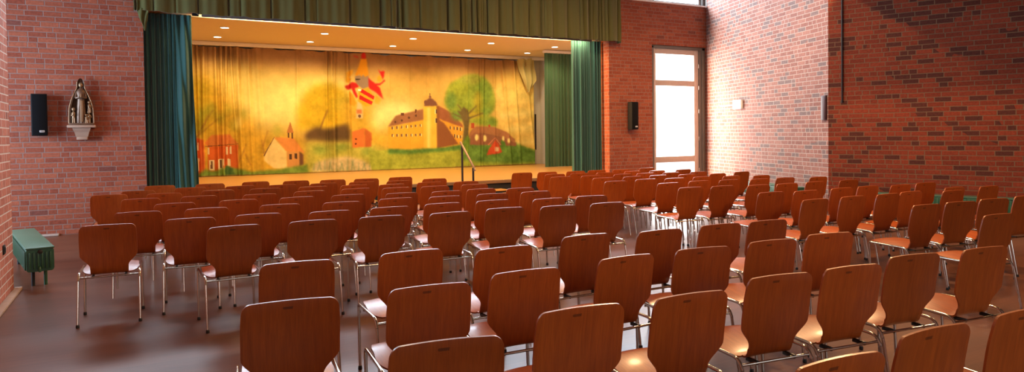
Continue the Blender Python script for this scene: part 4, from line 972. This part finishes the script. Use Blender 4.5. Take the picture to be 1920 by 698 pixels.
def tb(name, pts, r_=.0095, mat=M['chrome'], n=10):
    bm = bmesh.new(); tube(bm, pts, r_, n); reg(name, bm, mat)
for s, nm in ((-1, 'l'), (1, 'r')):
    tb('front_leg_'+nm, [(s*.226, .245, .012), (s*XR, .268, .385)])
    tb('side_rail_'+nm, fillet([(s*XR, .268, .385), (s*(XR-.0), .272, .434), (s*XR, -.122, .424), (s*(XR+.001), -.152, .370)], [0, .035, .045, 0], 6))
    tb('rear_leg_'+nm, [(s*(XR+.001), -.152, .370), (s*.227, -.222, .012)])
tb('rear_bar', [(-XR, -.136, .392), (XR, -.136, .392)], .008)
tb('front_bar', [(-XR, .16, .412), (XR, .16, .412)], .008)
for s, nm in ((-1, 'l'), (1, 'r')):
    bm = bmesh.new(); box(bm, s*.12-.008, s*.12+.008, -.142, -.062, .383, .404, .003); reg('rear_clip_'+nm, bm, M['clip'])
    bm = bmesh.new(); box(bm, s*.12-.012, s*.12+.012, .14, .18, .404, .444, .004); reg('front_clip_'+nm, bm, M['clip'])
def capm(nm, x, y):
    bm = bmesh.new(); lathe(bm, [(.0125, 0), (.014, .004), (.013, .022), (.0098, .026)], (x, y, 0), 10); reg(nm, bm, M['rubber'])
capm('cap_fl', -.226, .245); capm('cap_fr', .226, .245); capm('cap_rl', -.227, -.222); capm('cap_rr', .227, -.222)
PARTS = [('seat','seat',None), ('backrest','backrest',None),
         ('leg','front_leg_l','cap_fl'), ('leg','front_leg_r','cap_fr'), ('leg','rear_leg_l','cap_rl'), ('leg','rear_leg_r','cap_rr'),
         ('side_rail','side_rail_l',None), ('side_rail','side_rail_r',None), ('crossbar','rear_bar',None), ('crossbar','front_bar',None),
         ('bracket','rear_clip_l',None), ('bracket','rear_clip_r',None), ('bracket','front_clip_l',None), ('bracket','front_clip_r',None)]
CHAIRS = [
 (0.261,11.759,-3.3,'brown plywood chair, far left block, first row from the stage, leftmost','plywood chairs of the far left block'),
 (0.951,11.701,-3.9,'brown plywood chair, far left block, first row from the stage, second from the left','plywood chairs of the far left block'),
 (1.605,11.731,0.8,'brown plywood chair, far left block, first row from the stage, third from the left','plywood chairs of the far left block'),
 (2.192,11.529,0.6,'brown plywood chair, far left block, first row from the stage, fourth from the left','plywood chairs of the far left block'),
 (2.759,11.405,-2.8,'brown plywood chair, far left block, first row from the stage, fifth from the left','plywood chairs of the far left block'),
 (3.288,11.306,-2.8,'brown plywood chair, far left block, first row from the stage, sixth from the left','plywood chairs of the far left block'),
 (3.884,11.343,-1.0,'brown plywood chair, far left block, first row from the stage, rightmost','plywood chairs of the far left block'),
 (-0.021,10.822,-4.3,'brown plywood chair, far left block, second row from the stage, leftmost','plywood chairs of the far left block'),
 (0.631,11.040,-2.2,'brown plywood chair, far left block, second row from the stage, second from the left','plywood chairs of the far left block'),
 (1.275,10.915,0.6,'brown plywood chair, far left block, second row from the stage, third from the left','plywood chairs of the far left block'),
 (1.856,10.754,-2.8,'brown plywood chair, far left block, second row from the stage, fourth from the left','plywood chairs of the far left block'),
 (2.437,10.686,-1.5,'brown plywood chair, far left block, second row from the stage, fifth from the left','plywood chairs of the far left block'),
 (3.020,10.607,-4.4,'brown plywood chair, far left block, second row from the stage, sixth from the left','plywood chairs of the far left block'),
 (3.560,10.497,1.2,'brown plywood chair, far left block, second row from the stage, seventh from the left','plywood chairs of the far left block'),
 (4.201,10.579,-2.9,'brown plywood chair, far left block, second row from the stage, rightmost','plywood chairs of the far left block'),
 (-0.347,10.322,-4.3,'paler tan plywood chair standing outermost by the left brick wall','plywood chairs of the far left block'),
 (0.276,10.127,-4.5,'brown plywood chair, far left block, third row from the stage, second from the left','plywood chairs of the far left block'),
 (0.923,10.255,-2.2,'brown plywood chair, far left block, third row from the stage, third from the left','plywood chairs of the far left block'),
 (1.523,10.155,-3.6,'brown plywood chair, far left block, third row from the stage, fourth from the left','plywood chairs of the far left block'),
 (2.159,10.101,-0.6,'brown plywood chair, far left block, third row from the stage, fifth from the left','plywood chairs of the far left block'),
 (2.720,10.022,1.2,'brown plywood chair, far left block, third row from the stage, sixth from the left','plywood chairs of the far left block'),
 (3.218,9.811,1.2,'brown plywood chair, far left block, third row from the stage, seventh from the left','plywood chairs of the far left block'),
 (3.834,9.875,-0.5,'brown plywood chair, far left block, third row from the stage, eighth from the left','plywood chairs of the far left block'),
 (4.350,9.690,-0.5,'brown plywood chair, far left block, third row from the stage, rightmost','plywood chairs of the far left block'),
 (-0.008,9.438,1.4,'brown plywood chair, far left block, fourth row from the stage, leftmost','plywood chairs of the far left block'),
 (0.625,9.404,0.6,'brown plywood chair, far left block, fourth row from the stage, second from the left','plywood chairs of the far left block'),
 (1.309,9.222,0.1,'brown plywood chair, far left block, fourth row from the stage, third from the left','plywood chairs of the far left block'),
 (1.941,9.337,1.0,'brown plywood chair, far left block, fourth row from the stage, fourth from the left','plywood chairs of the far left block'),
 (2.561,9.353,-0.1,'brown plywood chair, far left block, fourth row from the stage, fifth from the left','plywood chairs of the far left block'),
 (3.071,9.176,-0.1,'brown plywood chair, far left block, fourth row from the stage, sixth from the left','plywood chairs of the far left block'),
 (3.612,9.086,-4.7,'brown plywood chair, far left block, fourth row from the stage, seventh from the left','plywood chairs of the far left block'),
 (4.202,9.062,-2.6,'brown plywood chair, far left block, fourth row from the stage, rightmost','plywood chairs of the far left block'),
 (0.324,8.567,0.4,'brown plywood chair, far left block, fifth row from the stage, leftmost','plywood chairs of the far left block'),
 (0.992,8.576,-3.4,'brown plywood chair, far left block, fifth row from the stage, second from the left','plywood chairs of the far left block'),
 (1.620,8.516,1.2,'brown plywood chair, far left block, fifth row from the stage, third from the left','plywood chairs of the far left block'),
 (2.221,8.470,-1.2,'brown plywood chair, far left block, fifth row from the stage, fourth from the left','plywood chairs of the far left block'),
 (2.849,8.314,-2.1,'brown plywood chair, far left block, fifth row from the stage, fifth from the left','plywood chairs of the far left block'),
 (3.413,8.229,-1.9,'brown plywood chair, far left block, fifth row from the stage, sixth from the left','plywood chairs of the far left block'),
 (3.928,8.283,-1.9,'brown plywood chair, far left block, fifth row from the stage, seventh from the left','plywood chairs of the far left block'),
 (4.406,8.091,-1.9,'brown plywood chair, far left block, fifth row from the stage, rightmost','plywood chairs of the far left block'),
 (-0.021,7.822,-3.1,'brown plywood chair, far left block, sixth row from the stage, leftmost','plywood chairs of the far left block'),
 (0.589,7.802,-1.2,'brown plywood chair, far left block, sixth row from the stage, second from the left','plywood chairs of the far left block'),
 (1.309,7.748,-4.4,'brown plywood chair, far left block, sixth row from the stage, third from the left','plywood chairs of the far left block'),
 (1.927,7.618,-2.9,'brown plywood chair, far left block, sixth row from the stage, fourth from the left','plywood chairs of the far left block'),
 (2.559,7.684,-0.8,'brown plywood chair, far left block, sixth row from the stage, fifth from the left','plywood chairs of the far left block'),
 (3.111,7.568,-0.6,'brown plywood chair, far left block, sixth row from the stage, sixth from the left','plywood chairs of the far left block'),
 (3.728,7.554,-3.6,'brown plywood chair, far left block, sixth row from the stage, seventh from the left','plywood chairs of the far left block'),
 (4.298,7.506,-2.5,'brown plywood chair, far left block, sixth row from the stage, rightmost','plywood chairs of the far left block'),
 (-0.243,6.843,-3.0,'brown plywood chair, far left block, seventh row from the stage, leftmost','plywood chairs of the far left block'),
 (0.394,6.936,-3.8,'brown plywood chair, far left block, seventh row from the stage, second from the left','plywood chairs of the far left block'),
 (0.963,6.934,-0.8,'brown plywood chair, far left block, seventh row from the stage, third from the left','plywood chairs of the far left block'),
 (1.589,6.793,1.4,'brown plywood chair, far left block, seventh row from the stage, fourth from the left','plywood chairs of the far left block'),
 (2.201,6.806,-2.0,'brown plywood chair, far left block, seventh row from the stage, fifth from the left','plywood chairs of the far left block'),
 (2.787,6.841,-3.0,'brown plywood chair, far left block, seventh row from the stage, sixth from the left','plywood chairs of the far left block'),
 (3.366,6.825,-2.1,'brown plywood chair, far left block, seventh row from the stage, seventh from the left','plywood chairs of the far left block'),
 (3.953,6.645,0.2,'brown plywood chair, far left block, seventh row from the stage, eighth from the left','plywood chairs of the far left block'),
 (4.532,6.629,-4.6,'brown plywood chair, far left block, seventh row from the stage, rightmost','plywood chairs of the far left block'),
 (0.652,6.159,4.0,'brown plywood chair, far left block, eighth row from the stage, leftmost','plywood chairs of the far left block'),
 (1.292,6.149,-0.3,'brown plywood chair, far left block, eighth row from the stage, second from the left','plywood chairs of the far left block'),
 (1.896,6.110,-3.9,'brown plywood chair, far left block, eighth row from the stage, third from the left','plywood chairs of the far left block'),
 (2.516,6.030,-1.3,'brown plywood chair, far left block, eighth row from the stage, fourth from the left','plywood chairs of the far left block'),
 (3.123,6.081,-3.2,'brown plywood chair, far left block, eighth row from the stage, fifth from the left','plywood chairs of the far left block'),
 (3.653,5.948,-3.2,'brown plywood chair, far left block, eighth row from the stage, sixth from the left','plywood chairs of the far left block'),
 (4.215,5.902,-3.4,'brown plywood chair, far left block, eighth row from the stage, rightmost','plywood chairs of the far left block'),
 (6.103,11.072,-0.9,'plywood chair alone beside the stage handrail against the black stage front','plywood chairs of the far right block'),
 (6.589,10.989,-0.9,'brown plywood chair, far right block, first row from the stage, second from the left','plywood chairs of the far right block'),
 (7.132,10.871,-0.5,'brown plywood chair, far right block, first row from the stage, third from the left','plywood chairs of the far right block'),
 (7.617,10.882,-0.4,'brown plywood chair, far right block, first row from the stage, fourth from the left','plywood chairs of the far right block'),
 (8.095,10.753,-0.4,'brown plywood chair, far right block, first row from the stage, fifth from the left','plywood chairs of the far right block'),
 (8.807,10.879,5.0,'brown plywood chair, far right block, first row from the stage, rightmost','plywood chairs of the far right block'),
 (6.350,10.347,-0.6,'brown plywood chair, far right block, second row from the stage, leftmost','plywood chairs of the far right block'),
 (6.832,10.287,-0.7,'brown plywood chair, far right block, second row from the stage, second from the left','plywood chairs of the far right block'),
 (7.310,10.180,-0.7,'brown plywood chair, far right block, second row from the stage, third from the left','plywood chairs of the far right block'),
 (7.886,10.168,5.0,'brown plywood chair, far right block, second row from the stage, fourth from the left','plywood chairs of the far right block'),
 (8.364,10.050,5.0,'brown plywood chair, far right block, second row from the stage, fifth from the left','plywood chairs of the far right block'),
 (9.009,10.056,5.0,'brown plywood chair, far right block, second row from the stage, rightmost','plywood chairs of the far right block'),
 (6.067,9.681,-4.3,'brown plywood chair, far right block, third row from the stage, leftmost','plywood chairs of the far right block'),
 (6.623,9.624,-3.8,'brown plywood chair, far right block, third row from the stage, second from the left','plywood chairs of the far right block'),
 (7.239,9.589,0.8,'brown plywood chair, far right block, third row from the stage, third from the left','plywood chairs of the far right block'),
 (7.717,9.583,1.6,'brown plywood chair, far right block, third row from the stage, fourth from the left','plywood chairs of the far right block'),
 (8.195,9.465,2.0,'brown plywood chair, far right block, third row from the stage, fifth from the left','plywood chairs of the far right block'),
 (8.683,9.312,2.0,'brown plywood chair, far right block, third row from the stage, rightmost','plywood chairs of the far right block'),
 (6.436,9.039,-1.8,'brown plywood chair, far right block, fourth row from the stage, leftmost','plywood chairs of the far right block'),
 (6.974,9.003,3.4,'brown plywood chair, far right block, fourth row from the stage, second from the left','plywood chairs of the far right block'),
 (7.504,8.998,3.4,'brown plywood chair, far right block, fourth row from the stage, third from the left','plywood chairs of the far right block'),
 (8.020,8.880,3.4,'brown plywood chair, far right block, fourth row from the stage, fourth from the left','plywood chairs of the far right block'),
 (8.554,8.727,5.0,'brown plywood chair, far right block, fourth row from the stage, fifth from the left','plywood chairs of the far right block'),
 (9.233,8.835,5.0,'brown plywood chair, far right block, fourth row from the stage, rightmost','plywood chairs of the far right block'),
 (6.151,8.345,-0.1,'brown plywood chair, far right block, fifth row from the stage, leftmost','plywood chairs of the far right block'),
 (6.773,8.404,-1.5,'brown plywood chair, far right block, fifth row from the stage, second from the left','plywood chairs of the far right block'),
 (7.252,8.301,-1.5,'brown plywood chair, far right block, fifth row from the stage, third from the left','plywood chairs of the far right block'),
 (7.792,8.293,3.4,'brown plywood chair, far right block, fifth row from the stage, fourth from the left','plywood chairs of the far right block'),
 (8.270,8.142,3.4,'brown plywood chair, far right block, fifth row from the stage, fifth from the left','plywood chairs of the far right block'),
 (8.748,7.966,3.4,'brown plywood chair, far right block, fifth row from the stage, rightmost','plywood chairs of the far right block'),
 (6.506,7.598,0.0,'brown plywood chair, far right block, sixth row from the stage, leftmost','plywood chairs of the far right block'),
 (7.127,7.650,0.2,'brown plywood chair, far right block, sixth row from the stage, second from the left','plywood chairs of the far right block'),
 (7.608,7.539,0.4,'brown plywood chair, far right block, sixth row from the stage, third from the left','plywood chairs of the far right block'),
 (8.086,7.400,0.6,'brown plywood chair, far right block, sixth row from the stage, fourth from the left','plywood chairs of the far right block'),
 (8.611,7.380,0.7,'brown plywood chair, far right block, sixth row from the stage, fifth from the left','plywood chairs of the far right block'),
 (9.089,7.169,0.7,'brown plywood chair, far right block, sixth row from the stage, rightmost','plywood chairs of the far right block'),
 (6.230,6.856,-1.9,'brown plywood chair, far right block, seventh row from the stage, leftmost','plywood chairs of the far right block'),
 (6.708,6.778,-1.2,'brown plywood chair, far right block, seventh row from the stage, second from the left','plywood chairs of the far right block'),
 (7.186,6.615,-0.8,'brown plywood chair, far right block, seventh row from the stage, third from the left','plywood chairs of the far right block'),
 (7.676,6.563,-0.8,'brown plywood chair, far right block, seventh row from the stage, fourth from the left','plywood chairs of the far right block'),
 (8.239,6.568,2.0,'brown plywood chair, far right block, seventh row from the stage, fifth from the left','plywood chairs of the far right block'),
 (8.858,6.490,0.0,'brown plywood chair, far right block, seventh row from the stage, rightmost','plywood chairs of the far right block'),
 (6.484,5.787,-3.5,'brown plywood chair, far right block, eighth row from the stage, leftmost','plywood chairs of the far right block'),
 (6.963,5.687,-3.5,'brown plywood chair, far right block, eighth row from the stage, second from the left','plywood chairs of the far right block'),
 (7.600,5.685,-0.8,'brown plywood chair, far right block, eighth row from the stage, third from the left','plywood chairs of the far right block'),
 (8.107,5.684,-0.6,'brown plywood chair, far right block, eighth row from the stage, fourth from the left','plywood chairs of the far right block'),
 (8.585,5.560,-0.6,'brown plywood chair, far right block, eighth row from the stage, fifth from the left','plywood chairs of the far right block'),
 (9.186,5.587,-3.0,'brown plywood chair, far right block, eighth row from the stage, rightmost','plywood chairs of the far right block'),
 (6.166,4.955,0.0,'brown plywood chair, far right block, ninth row from the stage, leftmost','plywood chairs of the far right block'),
 (6.755,4.937,-1.0,'brown plywood chair, far right block, ninth row from the stage, second from the left','plywood chairs of the far right block'),
 (7.300,4.897,-0.4,'brown plywood chair, far right block, ninth row from the stage, third from the left','plywood chairs of the far right block'),
 (7.778,4.930,-0.8,'brown plywood chair, far right block, ninth row from the stage, fourth from the left','plywood chairs of the far right block'),
 (8.256,4.730,-1.2,'brown plywood chair, far right block, ninth row from the stage, fifth from the left','plywood chairs of the far right block'),
 (8.734,4.975,-1.4,'brown plywood chair, far right block, ninth row from the stage, sixth from the left','plywood chairs of the far right block'),
 (9.212,4.829,-1.4,'brown plywood chair, far right block, ninth row from the stage, rightmost','plywood chairs of the far right block'),
 (0.796,4.241,-3.7,'brown plywood chair, near left block, first row behind the cross aisle, leftmost','plywood chairs of the near left block'),
 (1.478,4.230,-0.7,'brown plywood chair, near left block, first row behind the cross aisle, second from the left','plywood chairs of the near left block'),
 (2.026,4.043,1.6,'brown plywood chair, near left block, first row behind the cross aisle, third from the left','plywood chairs of the near left block'),
 (2.764,4.196,0.4,'brown plywood chair, near left block, first row behind the cross aisle, fourth from the left','plywood chairs of the near left block'),
 (3.358,4.097,-1.0,'brown plywood chair, near left block, first row behind the cross aisle, fifth from the left','plywood chairs of the near left block'),
 (3.961,4.089,-3.0,'brown plywood chair, near left block, first row behind the cross aisle, sixth from the left','plywood chairs of the near left block'),
 (4.439,4.048,-3.0,'brown plywood chair, near left block, first row behind the cross aisle, rightmost','plywood chairs of the near left block'),
 (0.590,3.297,-6.0,'brown plywood chair, near left block, second row behind the cross aisle, leftmost','plywood chairs of the near left block'),
 (1.226,3.257,-4.0,'brown plywood chair, near left block, second row behind the cross aisle, second from the left','plywood chairs of the near left block'),
 (1.791,3.329,-2.1,'brown plywood chair, near left block, second row behind the cross aisle, third from the left','plywood chairs of the near left block'),
 (2.479,3.375,1.8,'brown plywood chair, near left block, second row behind the cross aisle, fourth from the left','plywood chairs of the near left block'),
 (3.091,3.354,-8.0,'brown plywood chair, near left block, second row behind the cross aisle, fifth from the left','plywood chairs of the near left block'),
 (3.669,3.333,-5.0,'brown plywood chair, near left block, second row behind the cross aisle, sixth from the left','plywood chairs of the near left block'),
 (4.255,3.331,-9.0,'brown plywood chair, near left block, second row behind the cross aisle, rightmost','plywood chairs of the near left block'),
 (0.967,2.398,-9.0,'brown plywood chair, near left block, third row behind the cross aisle, leftmost','plywood chairs of the near left block'),
 (1.611,2.536,-4.0,'brown plywood chair, near left block, third row behind the cross aisle, second from the left','plywood chairs of the near left block'),
 (2.160,2.480,-3.0,'brown plywood chair, near left block, third row behind the cross aisle, third from the left','plywood chairs of the near left block'),
 (2.828,2.552,-6.5,'brown plywood chair, near left block, third row behind the cross aisle, fourth from the left','plywood chairs of the near left block'),
 (3.331,2.508,-6.5,'brown plywood chair, near left block, third row behind the cross aisle, fifth from the left','plywood chairs of the near left block'),
 (3.922,2.539,-7.0,'brown plywood chair, near left block, third row behind the cross aisle, sixth from the left','plywood chairs of the near left block'),
 (4.495,2.457,-6.0,'brown plywood chair, near left block, third row behind the cross aisle, rightmost','plywood chairs of the near left block'),
 (1.948,1.583,-3.0,'brown plywood chair, near left block, fourth row behind the cross aisle, leftmost','plywood chairs of the near left block'),
 (2.524,1.622,-2.0,'brown plywood chair, near left block, fourth row behind the cross aisle, second from the left','plywood chairs of the near left block'),
 (3.105,1.587,-6.0,'brown plywood chair, near left block, fourth row behind the cross aisle, rightmost','plywood chairs of the near left block'),
 (6.568,4.033,-4.0,'brown plywood chair, near right block, first row behind the cross aisle, leftmost','plywood chairs of the near right block'),
 (7.106,4.001,-10.0,'brown plywood chair, near right block, first row behind the cross aisle, second from the left','plywood chairs of the near right block'),
 (7.654,3.978,-10.0,'brown plywood chair, near right block, first row behind the cross aisle, third from the left','plywood chairs of the near right block'),
 (8.243,3.950,-9.0,'brown plywood chair, near right block, first row behind the cross aisle, rightmost','plywood chairs of the near right block'),
 (6.310,3.280,-5.0,'brown plywood chair, near right block, second row behind the cross aisle, leftmost','plywood chairs of the near right block'),
]

for x, y, yaw, lab, grp in CHAIRS:
    t = thing('plywood_chair', lab, 'chair', (x, y, 0), R(yaw), grp)
    near = y < 7.2
    for nm, key, cap in PARTS:
        if nm == 'bracket' and key.startswith('front') and not near: continue
        o = bpy.data.objects.new(nm, proto_ch[key]); o.parent = t; C.objects.link(o)
        if cap and near:
            c = bpy.data.objects.new('foot_cap', proto_ch[cap]); c.parent = o; C.objects.link(c)

t = thing('added_batten_lamp', 'long slim added batten lamp tucked unseen behind the green pelmet', 'lamp', (5.15, 13.26, 3.66))
boxobj('housing', (-4.15, 4.15, -.035, .0, 0, .075), M['frame_dark'], t, bev=.006)  # housing for the added batten, out of sight
boxobj('mount', (-.05, .05, -.035, .0, .075, .09), M['frame_dark'], t)
t = thing('added_flood_lamp', 'small black added flood lamp, unseen behind the left end of the pelmet', 'lamp', (.93, 13.33, 3.705))
bm = bmesh.new(); lathe(bm, [(.015, -.06), (.026, -.05), (.030, .05), (.024, .05)], n=20)
for v in bm.verts: v.co = Vector((v.co.z-.02, v.co.x, v.co.y))
finish('housing', bm, M['spk'], t)  # housing for the added flood, out of sight
tubeobj('hook', [(-.02, 0, .02), (-.02, 0, .05)], .008, M['spk'], t)
# ------------------------------------------------------------------ hall ceiling lamps, added above the frame for warm light on the seats
hl = emis('added_hall_lamp', (1,.80,.55), 4)
k = 0
HL = [(3.2, 9.2), (3.2, 4.6), (7.6, 9.4), (7.4, 5.6), (10.6, 6.6), (10.8, 2.6)]
for x, y in HL:
    k += 1
    bm = bmesh.new(); lathe(bm, [(.20, 0), (.20, -.10), (.05, -.13)], (0,0,0), 28)
    o = finish('ceiling_lamp', bm, hl); o.location = (x, y, 6.15)
    tag(o, 'added round ceiling lamp number of the hall above the seats'.replace(' number', ''), 'lamp', 'added hall ceiling lamps above the seats')

# ------------------------------------------------------------------ light
def area(name, loc, direction, sx, sy, power, col, spread=180):
    l = bpy.data.lights.new(name, 'AREA'); l.shape = 'RECTANGLE'; l.size = sx; l.size_y = sy; l.energy = power; l.color = col
    l.spread = R(spread)
    o = bpy.data.objects.new(name, l); C.objects.link(o); o.location = loc
    o.rotation_euler = Vector(direction).to_track_quat('-Z', 'Y').to_euler(); return o
def point(name, loc, power, col, rad, typ='POINT', angle=150):
    l = bpy.data.lights.new(name, typ); l.energy = power; l.color = col; l.shadow_soft_size = rad
    if typ == 'SPOT': l.spot_size = R(angle); l.spot_blend = .6
    o = bpy.data.objects.new(name, l); C.objects.link(o); o.location = loc; return o
SKY = (.72,.86,1.0)
area('daylight_door', (11.83, 13.50, 1.85), (0, -1, 0), 1.52, 3.6, PWR['door'], (1,.96,.92))
area('daylight_clerestory', (5.0, 14.0, 5.75), (0, -1, -.45), 15.5, 1.6, PWR['cler'], SKY)
area('daylight_recess', (XL-.6, 11.0, 1.9), (1, .0, -.22), 3.6, 2.6, PWR['recess'], (.52,.74,1.0))
area('added_rear_light', (4.0, -5.9, 3.2), (.12, 1, -.15), 9.9, 2.6, PWR['rear'], (1,.84,.70))  # added warm fill on the chair backs
WARM = (1,.74,.38)
for x, y in SPOTS: point('stage_lamp_light', (x, y, 3.90), PWR['spot'], WARM, .08, 'SPOT', 155)
area('added_batten_light', (5.15, 13.30, 3.69), (0, .8, -.6), 8.2, .06, PWR['batten'], WARM)  # added light for the curtain tops and lintel strip
o = point('added_flood_light', (1.02, 13.33, 3.69), 6500, (1,.52,.16), .05, 'SPOT', 26)  # added spot that turns the right brick jamb orange
o.rotation_euler = Vector((8.74, .5, -1.8)).to_track_quat('-Z', 'Y').to_euler()
for x, y in HL: point('added_hall_light', (x, y, 5.9), PWR['hall']*(3.7 if x > 6 else .9), (1,.60,.28), .2, 'SPOT', 165)  # added lamps, stronger on the right to warm the seats
w = bpy.data.worlds.new('sky'); SC.world = w; w.use_nodes = True
bg = w.node_tree.nodes['Background']; bg.inputs[0].default_value = (.80,.90,1,1); bg.inputs[1].default_value = 2.5
SC.view_settings.view_transform = 'Standard'; SC.view_settings.look = 'None'
SC.view_settings.gamma = 1; SC.view_settings.use_curve_mapping = False
SC.view_settings.exposure = EXPO
SC.cycles.use_denoising = True; SC.cycles.max_bounces = 6; SC.cycles.diffuse_bounces = 4; SC.cycles.glossy_bounces = 3
SC.cycles.transparent_max_bounces = 6; SC.cycles.sample_clamp_indirect = 4; SC.cycles.caustics_reflective = False; SC.cycles.caustics_refractive = False
bpy.context.view_layer.update()
